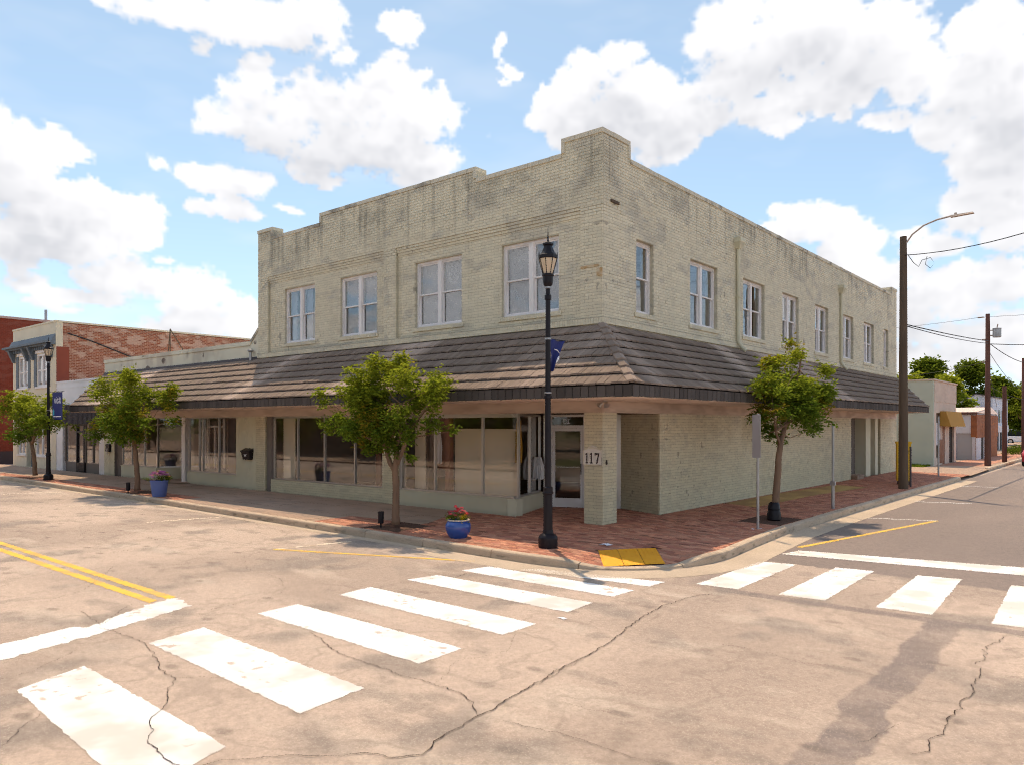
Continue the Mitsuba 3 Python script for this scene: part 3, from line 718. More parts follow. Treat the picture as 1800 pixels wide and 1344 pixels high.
# the free pier at the corner, brick by brick
pier = part(B, 'corner_pier', MB().box(-.47 + JO, -JO, JO, .55 - JO, -.3, 2.36), 'm_mortar')
pb = []
for kz, z in enumerate(np.arange(0, 2.34, .0677)):
    za, zb = z + .006, z + .0617
    cuts = [-.47, -.235, 0.0] if kz % 2 else [-.47, -.365, -.15, 0.0]
    for a, b in zip(cuts[:-1], cuts[1:]): pb.append((a + (.006 if a > -.46 else 0), b - (.006 if b < -.01 else 0), rng.normal(0, .002), .1, za, zb))
    cuts = [.102, .33, .55] if kz % 2 else [.102, .22, .435, .55]
    for a, b in zip(cuts[:-1], cuts[1:]): pb.append((-.1, rng.normal(0, .002) - .001, a + .005, b - (.006 if b < .54 else 0), za, zb))
    pb.append((-.47, -.37, .102, .55, za, zb))
pb = np.array(pb); brick_parts(pier, 'brick', pb[:])

# stretcher ledge of upright bricks above the awning
ledge = part(B, 'ledge', MB().box(LX + .003, .024, -.022, -.001, 4.214, 4.336).box(.0005, .024, 0, DY - .003, 4.214, 4.336).box(LX, .03, -.036, .0, 4.341, 4.362).box(.001, .036, -.036, DY, 4.341, 4.3625), 'm_mortar')
lb = [(x + .005, x + .0627, -.034, -.005, 4.216, 4.338) for x in np.arange(LX, .03, .0677)] + [(.005, .034, y + .005, y + .0627, 4.216, 4.338) for y in np.arange(-.034, DY - .06, .0677)]
lb = np.array(lb); lc = np.stack([(lb[:, 0] + lb[:, 1]) / 2, (lb[:, 2] + lb[:, 3]) / 2, lb[:, 4]], 1); lo = np.argsort(dist(lc))
brick_parts(ledge, 'brick', lb[lo[:120]]); part(ledge, 'brickwork', MB().boxes(lb[lo[120:]]), 'm_brick', kind='stuff')

# coping blocks along the parapet
cp = []


def cope(fr, a, b, z, d0=-.022, d1=.37, step=.31):
    n = max(1, round((b - a) / step)); e = np.linspace(a, b, n + 1)
    for i in range(n): cp.append(fb(fr, e[i] + .004, e[i + 1] - .004, z, z + .098 + rng.normal(0, .002), d0 + rng.normal(0, .003), d1))


for i, (a, b, z) in enumerate(zl): cope('L', a - (.02 if a == LX else 0), b + (.022 if b == 0 else 0), z)
for a, b, z in zr: cope('R', a + (.372 if a == 0 else 0), b + (.02 if b == DY else 0), z)
for fr, u, za, zb, s in (('L', -1.06, 7.998, 8.218, 1), ('L', -3.60, 7.998, 8.178, -1), ('L', -9.84, 7.998, 8.178, 1), ('L', -12.28, 7.998, 8.198, -1), ('R', 1.09, 7.928, 8.218, -1), ('R', 23.3, 7.928, 8.118, 1)):
    cp.append(fb(fr, min(u, u + .09 * s), max(u, u + .09 * s), za + .002, zb, -.024, .372))
C = part(B, 'coping', MB().box(LX, 0, .0, .34, 7.3, 7.31), 'm_mortar')
for c in cp:
    k = numbered(C + '__block'); x0, x1, y0, y1, z0, z1 = c
    scene[k] = {**UB, 'bsdf': {'type': 'ref', 'id': 'm_coping'}, 'to_world': T().translate([(x0 + x1) / 2, (y0 + y1) / 2, (z0 + z1) / 2]).scale([x1 - x0, y1 - y0, z1 - z0])}


# upper windows
def upper_window(fr, a, b, z0, z1, d, pair, blind):
    fm = MB(); fw, mw = .055, .13
    w = part(B, 'window', MB().boxes([fb(fr, a, a + fw, z0, z1, d, d + .10), fb(fr, b - fw, b, z0, z1, d, d + .10), fb(fr, a + fw, b - fw, z1 - .06, z1, d, d + .10), fb(fr, a + fw, b - fw, z0, z0 + .05, d - .01, d + .10)] +
                                     ([fb(fr, (a + b) / 2 - mw / 2, (a + b) / 2 + mw / 2, z0 + .05, z1 - .06, d - .004, d + .10)] if pair else [])), 'm_white')
    cells = [(a + fw, (a + b) / 2 - mw / 2), ((a + b) / 2 + mw / 2, b - fw)] if pair else [(a + fw, b - fw)]
    zm = (z0 + z1) / 2 + .0
    for s0, s1 in cells:
        for up in (1, 0):
            za, zb = (zm - .018, z1 - .06) if up else (z0 + .05, zm + .018); dd = d + (.025 if up else .058); r = .036
            part(w, 'sash', MB().boxes([fb(fr, s0, s0 + r, za, zb, dd, dd + .03), fb(fr, s1 - r, s1, za, zb, dd, dd + .03), fb(fr, s0 + r, s1 - r, zb - r, zb, dd, dd + .03), fb(fr, s0 + r, s1 - r, za, za + r, dd, dd + .03)]), 'm_white')
            x0, x1, y0, y1, q0, q1 = fb(fr, s0 + r, s1 - r, za + r, zb - r, dd + .016, dd + .016)
            tilt = rng.normal(0, .002, 4)
            qd = [(x0, y0 + tilt[0], q0), (x1, y0 + tilt[1], q0), (x1, y0, q1), (x0, y0, q1)] if fr == 'L' else [(x0, y0, q0), (x0 + tilt[0], y1, q0), (x0 + tilt[1], y1, q1), (x0, y0, q1)]
            part(w, 'pane', MB().quad(*qd), 'm_glass_up')
        if blind:
            bl = MB(); zb0 = z0 + .07 if blind == 1 else z0 + (z1 - z0) * blind
            for z in np.arange(zb0, z1 - .07, .046):
                x0, x1, y0, y1, _, _ = fb(fr, s0 + .01, s1 - .01, z, z, d + .13, d + .142)
                bl.quad((x0, y0, z), (x1 if fr == 'L' else x0, y0 if fr == 'L' else y1, z), (x1, y1, z + .047), (x0 if fr == 'L' else x1, y1 if fr == 'L' else y0, z + .047))
            part(w, 'blind', bl, 'm_blind')
        else:
            part(w, 'curtain', MB().box(*fb(fr, s0, s0 + (s1 - s0) * .45, z0 + .05, z1 - .06, d + .15, d + .16)), 'm_blind')
    # sill of upright bricks
    sb = [fb(fr, u + .004, u + .0637, z0 - .105, z0 - .006, -.030 + PDs(fr), .06 + PDs(fr)) for u in np.arange(a - .09, b + .03, .0677)]
    s = part(w, 'sill', MB().box(*fb(fr, a - .09, b + .07, z0 - .104, z0 - .010, -.018 + PDs(fr), .06 + PDs(fr))), 'm_mortar')
    k = numbered(w + '__sill_bricks'); scene[k] = shape(MB().boxes(sb), 'm_brick'); labels[k] = {'kind': 'stuff'}


def PDs(fr): return PD if fr == 'L' else 0.0


for i, (a, b) in enumerate(HL): upper_window('L', a, b, WZ0, WZ1, PD + .07, True, (0, .5, 1, 1)[i])
for i, (a, b) in enumerate(HR): upper_window('R', a, b, WZ0, WZ1 - .05, .10, (b - a) > 1, 0)

# downpipes with hopper heads on the side wall
for y, nm in ((6.72, 0), (15.95, 1)):
    dp = part(B, 'downpipe', MB().tube([(.06, y, 7.0), (.06, y, 4.45), (.075, y, 4.36), (.16, y + .02, 4.22), (.26, y + .05, 4.12)], .052, 10), 'm_cream', 30)
    h = MB(); h.hexa([(.0, y - .08, 6.95), (.12, y - .08, 6.95), (.12, y + .08, 6.95), (0, y + .08, 6.95), (-.0, y - .17, 7.12), (.2, y - .17, 7.12), (.2, y + .17, 7.12), (0, y + .17, 7.12)]); h.box(.001, .205, y - .175, y + .175, 7.12, 7.24)
    part(dp, 'hopper', h, 'm_cream')
    part(dp, 'bracket', MB().box(0, .125, y - .075, y + .075, 5.6, 5.64), 'm_cream')

# ---- awning
AW = part(B, 'awning_deck', MB().hexa([(-25.0, -.01, ZA - .12), (.01, -.01, ZA - .12), (E - .02, -E + .02, ZE - .12), (-23.6, -E + .02, ZE - .12), (-25.0, -.01, ZA - .02), (.01, -.01, ZA - .02), (E - .02, -E + .02, ZE - .035), (-23.6, -E + .02, ZE - .035)])
          .hexa([(.01, -.01, ZA - .12), (E - .02, -E + .02, ZE - .12), (E - .02, 21.65, ZE - .12), (.01, DY, ZA - .12), (.01, -.01, ZA - .02), (E - .02, -E + .02, ZE - .035), (E - .02, 21.65, ZE - .035), (.01, DY, ZA - .02)]), 'm_under', label='shingled awning running round both street sides')
sv, sc_, sd = [], [], []
zs = lambda d: ZA - (ZA - ZE) * d / E
NC = 7
for fr in ('L', 'R'):
    for i in range(NC):
        d0, d1 = E * i / NC + (.0 if i else .012), E * (i + 1) / NC + .02
        lo = lambda d: (-25.0 + 1.4 * d / E) if fr == 'L' else -d
        hi = lambda d: d if fr == 'L' else (DY - 2.6 * d / E)
        u = lo(d0) - .5
        while u < max(hi(d0), hi(d1)):
            w = rng.uniform(.07, .16); a, b = u + .005, u + w - .005; u += w
            q = [max(min(a, hi(d0)), lo(d0)), max(min(b, hi(d0)), lo(d0)), max(min(b, hi(d1)), lo(d1)), max(min(a, hi(d1)), lo(d1))]
            if (q[1] - q[0]) + (q[2] - q[3]) < .03: continue
            e1 = d1 + rng.normal(0, .006); th = .066 + rng.normal(0, .004); up = .008 + rng.uniform(0, .003)
            pts = [(q[0], d0, zs(d0) - .02), (q[1], d0, zs(d0) - .02), (q[2], e1, zs(e1) + .034), (q[3], e1, zs(e1) + .034), (q[0], d0, zs(d0) + up), (q[1], d0, zs(d0) + up), (q[2], e1, zs(e1) + th), (q[3], e1, zs(e1) + th)]
            if fr == 'L': V = np.array([(p[0], -p[1], p[2]) for p in pts])
            else: V = np.array([(p[1], p[0], p[2]) for p in pts])
            t = (q[0] + q[1]) / 2
            st = float(meshkit.fbm(np.array([[t * .55 + (d0 * .3), 5.0 if fr == 'L' else 9.0, .4]]), 3, 3)[0])
            c = np.array([.205, .155, .123]) * rng.uniform(.84, 1.12)
            c = c * (1 + .9 * min(max((st - .58) / .14, 0), 1)) + .03 * min(max((st - .58) / .14, 0), 1)
            if fr == 'R': c = c * .9
            sv.append(V); sc_.append(c); sd.append(dist(V.mean(0)))
od = np.argsort(sd)
bulk, bcol = MB(), []
BFr = BF[:, ::-1]
for r, i in enumerate(od):
    V = sv[i]; Fh = BF
    if r < 300: part(AW, 'shingle', (V, BF), 'm_shake', color=np.tile(sc_[i], (8, 1)))
    else: bulk.hexa(V); bcol.append(np.tile(sc_[i], (8, 1)))
part(AW, 'shingles', bulk, 'm_shake', kind='stuff', color=np.vstack(bcol))
for i in range(9):                                             # hip caps
    d0, d1 = .02 + (E - .0) * i / 9, .02 + E * (i + 1) / 9 + .03
    w0 = .105; V = []
    for d, h in ((d0, .055), (min(d1, E + .03), .098)):
        z = zs(min(d, E + .03))
        V += [(d - w0 * 1.25, -d - .004, z + h - .006), (d, -d, z + h + .012), (d + .004, -d + w0 * 1.25, z + h - .006)]
    V = np.array(V); V = np.vstack([V, V - [0, 0, .032]])
    part(AW, 'hip_cap', (V, np.array([[0, 3, 4, 1], [1, 4, 5, 2], [3, 9, 10, 4], [4, 10, 11, 5], [0, 6, 9, 3], [2, 5, 11, 8]])), 'm_shake', color=np.tile(np.array([.24, .185, .15]) * rng.uniform(.8, 1.15), (12, 1)))
# awning ends: closing boards under the rakes
part(AW, 'end_board', MB().hexa([(-25.02, 0, ZF), (-24.98, 0, ZF), (-23.58, -E, ZF), (-23.62, -E, ZF), (-25.02, 0, ZA + .03), (-24.98, 0, ZA + .03), (-23.58, -E, ZE + .03), (-23.62, -E, ZE + .03)]), 'm_ribmetal')
part(AW, 'end_board', MB().hexa([(0.01, DY - .03, ZF), (E, 21.62, ZF), (E, 21.66, ZF), (0.01, DY + .02, ZF), (0.01, DY - .03, ZA + .03), (E, 21.62, ZE + .03), (E, 21.66, ZE + .03), (0.01, DY + .02, ZA + .03)]), 'm_shopwhite', label='white edge board closing the far end')
# fascia boards
fc = []
for fr in ('L', 'R'):
    u, end = (-23.58, E + .0) if fr == 'L' else (-E, 21.64)
    while u < end:
        w = rng.uniform(.155, .215); b = min(u + w, end)
        if b - u > .03: fc.append((fr, u + .009, b - .009))
        u += w
bkf = MB().box(-23.6, E - .012, -E + .012, -E + .04, ZF + .01, ZE - .01).box(E - .04, E - .013, -E + .0405, 21.63, ZF + .01, ZE - .01)
FA = part(B, 'fascia', bkf, 'm_under')
for fr, a, b in fc:
    c = np.array([.080, .068, .062]) * rng.uniform(.78, 1.22); dz = rng.normal(0, .003); j = rng.normal(0, .003)
    m = MB().box(a, b, -E - .004 + j, -E + .011, ZF + dz, ZE - .004) if fr == 'L' else MB().box(E - .0115, E + .004 + j, a, b, ZF + dz, ZE - .004)
    part(FA, 'board', m, 'm_fasciawood', color=np.tile(c, (8, 1)))
# soffit panels and beams
SF = part(B, 'soffit', MB().hexa([(-24.9, .02, ZF + .012), (-23.6, -E + .03, ZF + .012), (E - .03, -E + .03, ZF + .012), (E - .03, 0.02, ZF + .012), (-24.9, .02, ZF + .03), (-23.6, -E + .03, ZF + .03), (E - .03, -E + .03, ZF + .03), (E - .03, .02, ZF + .03)]).box(-.3, E - .03, .021, 21.6, ZF + .0125, ZF + .031).box(-.3, .5, 21.6, DY - .05, ZF + .0125, ZF + .031), 'm_pink')
xs = np.arange(-24.6, E - .1, 2.42)
for i, a in enumerate(xs):
    b = min(a + 2.40, E - .035); s = rng.normal(0, .006, 4)
    part(SF, 'panel', MB().hexa([(a, -E + .035, ZF + s[0] - .004), (b, -E + .035, ZF + s[1] - .004), (b, -.03, ZF + .004), (a, -.03, ZF + .004), (a, -E + .035, ZF + .011), (b, -E + .035, ZF + .011), (b, -.03, ZF + .011), (a, -.03, ZF + .011)]), 'm_pink')
for a in np.arange(.0, 21.4, 2.42):
    b = min(a + 2.40, 21.6); s = rng.normal(0, .006, 4)
    part(SF, 'panel', MB().hexa([(.03, a, ZF + .004), (E - .035, a, ZF + s[0] - .004), (E - .035, b, ZF + s[1] - .004), (.03, b, ZF + .004), (.03, a, ZF + .0115), (E - .035, a, ZF + .0115), (E - .035, b, ZF + .0115), (.03, b, ZF + .0115)]), 'm_pink')
BE = part(B, 'beam', MB().box(-24.98, -.012, -.018, .30, 2.362, ZF + .011).box(-.30, .016, .302, DY - .05, 2.362, ZF + .011), 'm_pink')
part(BE, 'cover_panel', MB().box(-1.9, .018, -.03, -.0185, 2.355, ZF - .002).box(.0165, .03, -.0185, 2.3, 2.356, ZF - .003), 'm_pink')

# low wing parapet
wg = MB().box(-24.98, LX - .002, .02, .30, 2.6, 4.66)
wg.hexa([(-13.62, .0195, 4.66), (LX - .002, .0195, 4.66), (LX - .002, .29, 4.66), (-13.62, .29, 4.66), (-13.62, .0195, 4.67), (LX - .002, .0195, 5.10), (LX - .002, .29, 5.10), (-13.62, .29, 4.67)])
wg.box(-24.98, LX, .3, 14, 4.2, 4.3); wg.box(-24.98, LX, 13.7, 14, 0, 4.6)
WG = part(B, 'wing_wall', wg, 'm_wing', label='peeling cream parapet of the low shop wing')
for a in np.arange(-25.0, -13.7, 2.3):
    part(WG, 'coping_length', MB().box(a, min(a + 2.292, -13.62), -.012, .33, 4.665, 4.80 + rng.normal(0, .004)), 'm_wing')
part(WG, 'coping_length', MB().hexa([(-13.618, -.012, 4.675), (LX - .003, -.012, 5.11), (LX - .003, .33, 5.11), (-13.618, .33, 4.675), (-13.618, -.012, 4.80), (LX - .003, -.012, 5.20), (LX - .003, .33, 5.20), (-13.618, .33, 4.80)]), 'm_coping')
part(WG, 'flashing', MB().box(-24.98, LX - .01, -.02, .019, 4.19, 4.27), 'm_ribmetal')
vent = part(WG, 'vent_pipe', MB().tube([(-13.42, -.10, 4.15), (-13.42, -.10, 4.42)], .045, 10).lathe([(.05, 4.42), (.10, 4.46), (.10, 4.50), (.0, 4.53)], 10, (-13.42, -.10, 0)), 'm_galv', 30)


# shop fronts: frames, mullions, panes, bulkheads
def shopfront(p0, p1, z0, z1, mull, bulk, name='shop_window', top=.07, bulk_d=(0, .22), bulkm='m_cream', glass_d=.09, end=(1, 1)):
    M, L = along(p0, p1)
    m = [0.0] + list(mull) + [L]
    fr = MB().boxes([(0, L, glass_d - .03, glass_d + .04, z0 - .045, z0), (0, L, glass_d - .025, glass_d + .04, z1 - top, z1)] + [(u - .022, u + .022, glass_d - .035, glass_d + .04, z0 + .0005, z1 - top - .0005) for u in mull] +
                    ([(-.005, .035, glass_d - .034, glass_d + .039, z0 + .0005, z1 - top - .0005)] if end[0] else []) + ([(L - .035, L + .005, glass_d - .034, glass_d + .039, z0 + .0005, z1 - top - .0005)] if end[1] else []))
    w = part(B, name, fr.xf(M), 'm_alu')
    for a, b in zip(m[:-1], m[1:]):
        t = rng.normal(0, .004)
        part(w, 'pane', MB().quad((a, glass_d, z0), (b, glass_d + t, z0), (b, glass_d + t, z1 - top), (a, glass_d, z1 - top)).xf(M), 'm_glass')
    if bulk: part(w, 'bulkhead', MB().box(0, L, bulk_d[0], bulk_d[1], -.3, z0 - .046).box(-.01, L + .01, bulk_d[0] - .015, bulk_d[1] + .01, z0 - .075, z0 - .0465).xf(M), bulkm)
    return w


shopfront((-6.37, .02), (-2.36, .02), .44, 2.36, [1.26, 2.89], True, top=.09)
shopfront((-2.36, .02), (-3.10, 1.98), .44, 2.36, [1.25], True, top=.05, end=(0, 1))
w = shopfront((-12.46, .06), (-7.06, .06), .43, 2.37, [1.32, 2.67, 4.08], False)
shopfront((-23.45, .05), (-20.35, .05), .50, 2.40, [.85, 1.97], True)
shopfront((-20.35, .05), (-19.55, 1.65), .50, 2.40, [1.15], True, end=(0, 1))
shopfront((-17.90, .05), (-14.52, .05), .46, 2.40, [.75, 1.0, 2.1], True)
shopfront((-18.25, 1.65), (-17.90, .05), .46, 2.40, [], True, end=(1, 0))
# jambs and cladding panels between the fronts
part(B, 'jamb', MB().box(-12.73, -12.46, .06, .25, -.1, 2.36), 'm_jamb')
part(B, 'jamb', MB().box(-6.40, -6.37, .03, .25, -.1, 2.36), 'm_alu')
for a, b in ((-25.0, -24.0), (-14.5, -13.29)):
    n = 6 if b - a > 1.1 else 4; e = np.linspace(a, b, n + 1)
    cl = part(B, 'cladding', MB().box(a, b, .03, .26, -.1, 2.361), 'm_jamb')
    for i in range(n): part(cl, 'board', MB().box(e[i] + .003, e[i + 1] - .003, .008 + rng.normal(0, .002), .029, -.09, 2.36), 'm_cream')
part(B, 'jamb', MB().box(-24.0, -23.45, .12, .3, -.1, 2.36), 'm_jamb')


def glass_door(p0, p1, z1, key='door', frame='m_white', transom=.28, glass=True):
    M, L = along(p0, p1); w = .075
    d = part(B, key, MB().boxes([(0, .06, -.03, .07, 0, 2.36), (L - .06, L, -.03, .07, 0, 2.36), (.06, L - .06, -.029, .07, z1, z1 + .07), (.06, L - .06, -.029, .07, 2.30, 2.36)]).xf(M), frame)
    lf = MB().boxes([(.065, .065 + w, .0, .045, .01, z1 - .004), (L - .065 - w, L - .065, .0, .045, .01, z1 - .004), (.065 + w, L - .065 - w, .001, .044, z1 - .08, z1 - .005), (.065 + w, L - .065 - w, .001, .044, .01, .24), (.065 + w, L - .065 - w, .012, .03, 1.02, 1.035)])
    part(d, 'leaf', lf.xf(M), frame)
    part(d, 'pane', MB().quad((.065 + w, .02, .24), (L - .065 - w, .02, .24), (L - .065 - w, .02, z1 - .08), (.065 + w, .02, z1 - .08)).xf(M), 'm_glass_door')
    part(d, 'pane', MB().quad((.06, .02, z1 + .07), (L - .06, .02, z1 + .07), (L - .06, .02, 2.30), (.06, .02, 2.30)).xf(M), 'm_glass_door')
    part(d, 'handle', MB().tube([(L - .12, -.04, .85), (L - .12, -.05, 1.12)], .012, 8).tube([(L - .12, -.0, .87), (L - .12, -.045, .87)], .01, 6).tube([(L - .12, -.0, 1.1), (L - .12, -.045, 1.1)], .01, 6).xf(M), 'm_black')
    return d, M, L


part(B, 'jamb', MB().box(0, .16, -.02, .10, -.1, 2.36).xf(along((-3.10, 2.0), (-2.95, 2.08))[0]), 'm_alu')
d, M, L = glass_door((-2.97, 2.08), (-2.14, 2.50), 2.02)
tx = meshkit.text_mesh('CI', .12, .004, True); tx.apply_transform(trimesh.transformations.rotation_matrix(PI / 2, [1, 0, 0])); tx.apply_translation([.33, -.0, 2.13])
part(d, 'lettering', MB().tri(tx).xf(M), 'm_print', label='white letters CI on the glass above the door')
M2, L2 = along((-2.14, 2.50), (-1.40, 2.97))
part(B, 'jamb', MB().box(0, .06, -.03, .1, -.1, 2.36).box(L2 - .14, L2, -.03, .1, -.1, 2.36).xf(M2), 'm_alu')
w = part(B, 'side_light', MB().box(.06, L2 - .14, 0, .06, -.1, .24).box(.06, L2 - .14, 0, .06, 2.3, 2.36).xf(M2), 'm_white')
part(w, 'pane', MB().quad((.06, .03, .24), (L2 - .14, .03, .24), (L2 - .14, .03, 2.3), (.06, .03, 2.3)).xf(M2), 'm_glass_door')
# splayed brick return of the recessed entrance
M3, L3 = along((-1.40, 2.97), (0.0, 2.42))
sp = part(B, 'splay_wall', MB().prism(Polygon([(-1.398, 2.979), (-.012, 2.434), (-.012, 2.56), (-.30, 2.56), (-1.30, 3.2)]), -.3, 2.36), 'm_mortar')
sbk = course_bricks(0, L3 - .022, 0, 2.34)
for (a, b, z0, z1) in sbk[:]:
    m = MB().box(a, b, rng.normal(0, .002), .05, z0, z1).xf(M3); part(sp, 'brick', m, 'm_brick')
# interior of the shops
rm = MB().box(-24.7, -.31, 9.0, 9.1, 0, 2.7).box(-24.7, -24.69, .3, 9, 0, 2.7).box(-13.2, -13.1, .31, 9, 0, 2.6).box(-.4, -.31, 3.0, 9, 0, 2.6)
rm.box(-9.0, -8.6, 3.2, 3.6, 0, 2.6).box(-19, -18.9, 2.2, 9, 0, 2.6)
RM = part(B, 'shop_interior', rm, 'm_room')
part(RM, 'ceiling', MB().box(-24.7, -.31, .31, 9, 2.62, 2.66), 'm_room')
part(RM, 'floor', MB().box(-24.7, -3.35, .31, 9, -.02, .012).box(-3.35, -.41, 3.05, 9, -.02, .0121), 'm_roomfloor')
part(RM, 'display_board', MB().box(-5.05, -2.95, .75, .80, .3, 2.0), 'm_board', label='tall beige display board behind the glass')
part(RM, 'post', MB().box(-5.25, -5.1, .6, .75, .3, 2.36), 'm_wood')
part(RM, 'screen', MB().box(-6.35, -5.95, .55, .58, .4, 2.3).box(-12.4, -11.75, .45, .47, .4, 2.36), 'm_board')
part(RM, 'screen', MB().box(-6.1, -5.75, 1.1, 1.14, .9, 2.3).box(-9.6, -9.35, 1.9, 2.1, .0, 2.5), 'm_wood')
# garments hanging in the window
def cloth(w, h, folds, seed, taper=.25):
    r = random.Random(seed); nx, nz = 25, 14; V = []
    for j in range(nz):
        t = j / (nz - 1)
        for i in range(nx):
            s = i / (nx - 1) - .5
            V.append((s * w * (.6 + taper * t + .15 * math.sin(3 * t)), .035 * math.sin(s * folds * 6.3 + seed) * (.3 + t) + .01 * math.sin(9 * t + 7 * s), -t * h - .02 * math.sin(s * 11 + seed) * t))
    F = [[j * nx + i, j * nx + i + 1, (j + 1) * nx + i + 1, (j + 1) * nx + i] for j in range(nz - 1) for i in range(nx - 1)]
    return np.array(V), np.array(F)


for (x, y, z, w, h, m, sd_, l) in ((-5.45, .55, 1.95, .30, .85, 'm_cloth', 3, 'white garment hanging behind the shop glass beside the wooden post'), (-2.72, .55, 2.2, .22, 1.0, 'm_mustard', 8, 'mustard yellow garment hanging in the corner of the shop window'), (-2.9, 1.5, 1.3, .40, .55, 'm_cloth', 5, 'grey cloth heaped behind the angled pane beside the door')):
    V, F_ = cloth(w, h, 3, sd_)
    single('garment', (V + [x, y, z], F_), m, l, 'garment', smooth=True)
# recessed entry of the wing
part(B, 'entry_door', MB().boxes([(-19.50, -19.43, 1.66, 1.74, 0, 2.36), (-18.32, -18.25, 1.66, 1.74, 0, 2.36), (-19.43, -18.32, 1.66, 1.74, 2.0, 2.07)]).boxes([(-19.0, -18.93, 1.68, 1.73, 0, 2.0)]), 'm_white')
part(B, 'entry_floor', MB().sheet(entry2.buffer(.3), .019), 'm_concrete')
part(B, 'jamb', MB().box(-18.35, -18.1, .06, .30, 0, 2.36), 'm_white')
# side wall doorway group
rd = part(B, 'side_entry', MB().box(-.9, -.86, 17.35, 21.56, 0, 2.36).box(-.9, -.30, 17.30, 17.34, 0, 2.36).box(-.9, -.31, 21.562, 21.6, 0, 2.36), 'm_cream')
part(rd, 'pier', MB().box(-.86, -.02, 19.42, 20.08, 0, 2.361), 'm_cream'); part(rd, 'pier', MB().box(-.86, -.02, 20.80, 21.20, 0, 2.361), 'm_cream')
part(rd, 'panel', MB().box(-.5, -.44, 20.08, 20.80, 0, 2.36), 'm_jamb'); part(rd, 'panel', MB().box(-.5, -.44, 18.75, 19.42, 0, 2.36), 'm_jamb'); part(rd, 'panel', MB().box(-.5, -.44, 21.2, 21.56, 0, 2.36), 'm_garage')
part(rd, 'door', MB().box(-.6, -.54, 17.4, 17.52, .2, 2.05).box(-.6, -.54, 18.6, 18.72, .2, 2.05).box(-.6, -.541, 17.52, 18.6, 1.95, 2.05).box(-.6, -.541, 17.52, 18.6, .2, .34).box(-.6, -.542, 17.52, 18.6, 1.1, 1.16), 'm_white')
part(rd, 'pane', MB().quad((-.57, 17.52, .3), (-.57, 18.6, .3), (-.57, 18.6, 2.0), (-.57, 17.52, 2.0)), 'm_carglass')
part(rd, 'step', MB().box(-.55, .22, 17.38, 18.3, -.1, .16), 'm_concrete')

# things fixed to the building
k = thing('house_number_sign', 'white arched house number plaque reading 117 on the corner pier', 'sign')
out = Polygon([(-.235, 0), (.235, 0), (.235, .30), (.205, .33), (.13, .345), (.10, .385), (.05, .415), (0, .425), (-.05, .415), (-.10, .385), (-.13, .345), (-.205, .33), (-.235, .30)])
SGN = trimesh.transformations.rotation_matrix(PI / 2, [1, 0, 0])


def flat(poly, t, at):
    m = trimesh.creation.extrude_polygon(poly, t, engine='earcut'); m.apply_transform(SGN); m.apply_translation(at); return MB().tri(m)


part(k, 'plaque', flat(out, .02, (-.238, -.008, 1.25)), 'm_plaque')
rim = out.difference(out.buffer(-.014)); part(k, 'rim', flat(rim, .008, (-.238, -.0281, 1.25)), 'm_coping')
part(k, 'scrollwork', flat(Polygon([(-.10, .345), (.10, .345), (.06, .375), (0, .392), (-.06, .375)]).difference(Polygon([(-.05, .352), (.05, .352), (0, .375)])), .006, (-.238, -.0281, 1.25)), 'm_coping')
num = MB()
one = Polygon([(-.014, .02), (.014, .02), (.014, .225), (-.004, .225), (-.038, .195), (-.038, .178), (-.014, .19)]).union(sbox(-.036, 0, .036, .022))
sev = Polygon([(-.055, .225), (.058, .225), (.058, .20), (.012, .0), (-.022, .0), (.026, .188), (-.035, .188), (-.042, .165), (-.055, .165)])
for dx, gl in ((-.14, one), (-.025, one), (.115, sev)):
    part(k, 'digit', flat(gl, .006, (-.238 + dx, -.0283, 1.285)), 'm_ink')
single('doorbell', MB().box(.002, .02, .12, .155, 1.26, 1.36).box(.02, .028, .13, .145, 1.29, 1.32), 'm_ink', 'small dark bell box on the pier right of the number plaque', 'door bell')
k = thing('mailbox', 'black wall mailbox on the cream cladding between the shop windows', 'mailbox')
part(k, 'body', MB().hexa([(-13.88, -.10, .97), (-13.47, -.10, .97), (-13.47, .007, .97), (-13.88, .007, .97), (-13.92, -.15, 1.22), (-13.43, -.15, 1.22), (-13.43, .007, 1.22), (-13.92, .007, 1.22)]), 'm_black')
part(k, 'lid', MB().hexa([(-13.94, -.17, 1.225), (-13.41, -.17, 1.225), (-13.41, .007, 1.225), (-13.94, .007, 1.225), (-13.94, -.17, 1.25), (-13.41, -.17, 1.25), (-13.41, .007, 1.34), (-13.94, .007, 1.34)]), 'm_black')
part(k, 'badge', MB().box(-13.76, -13.60, -.145, -.12, 1.14, 1.152).box(-13.72, -13.64, -.145, -.12, 1.08, 1.12), 'm_print')
k = thing('meter_box', 'small black box with lock on the end panel of the shop wing', 'meter box')
part(k, 'body', MB().box(-24.66, -24.30, -.08, .007, .98, 1.30), 'm_black'); part(k, 'lock', MB().box(-24.5, -24.42, -.10, -.081, .88, 1.12), 'm_galv')
k = thing('flood_light', 'small twin floodlight under the awning corner above the pier', 'light')
part(k, 'base', MB().lathe([(.0, 2.56), (.05, 2.565), (.05, 2.588)], 12, (.42, -.55, 0)), 'm_galv')
for s in (-1, 1):
    m = MB().lathe([(.0, 0), (.028, .01), (.035, .05), (.055, .10), (.058, .12), (.0, .118)], 12)
    R_ = trimesh.transformations.rotation_matrix(PI * .72, [1, s * .9, 0]); R_[:3, 3] = [.42 + .05 * s, -.58 - .02 * s, 2.555]
    part(k, 'lamp_head', m.xf(R_), 'm_alu', 30)
single('wall_bracket', MB().box(-.0, .03, .30, .62, 6.82, 6.88).box(.03, .034, .42, .45, 6.78, 6.82), 'm_pole', 'rusty brown bracket stub high on the corner of the side wall', 'bracket')
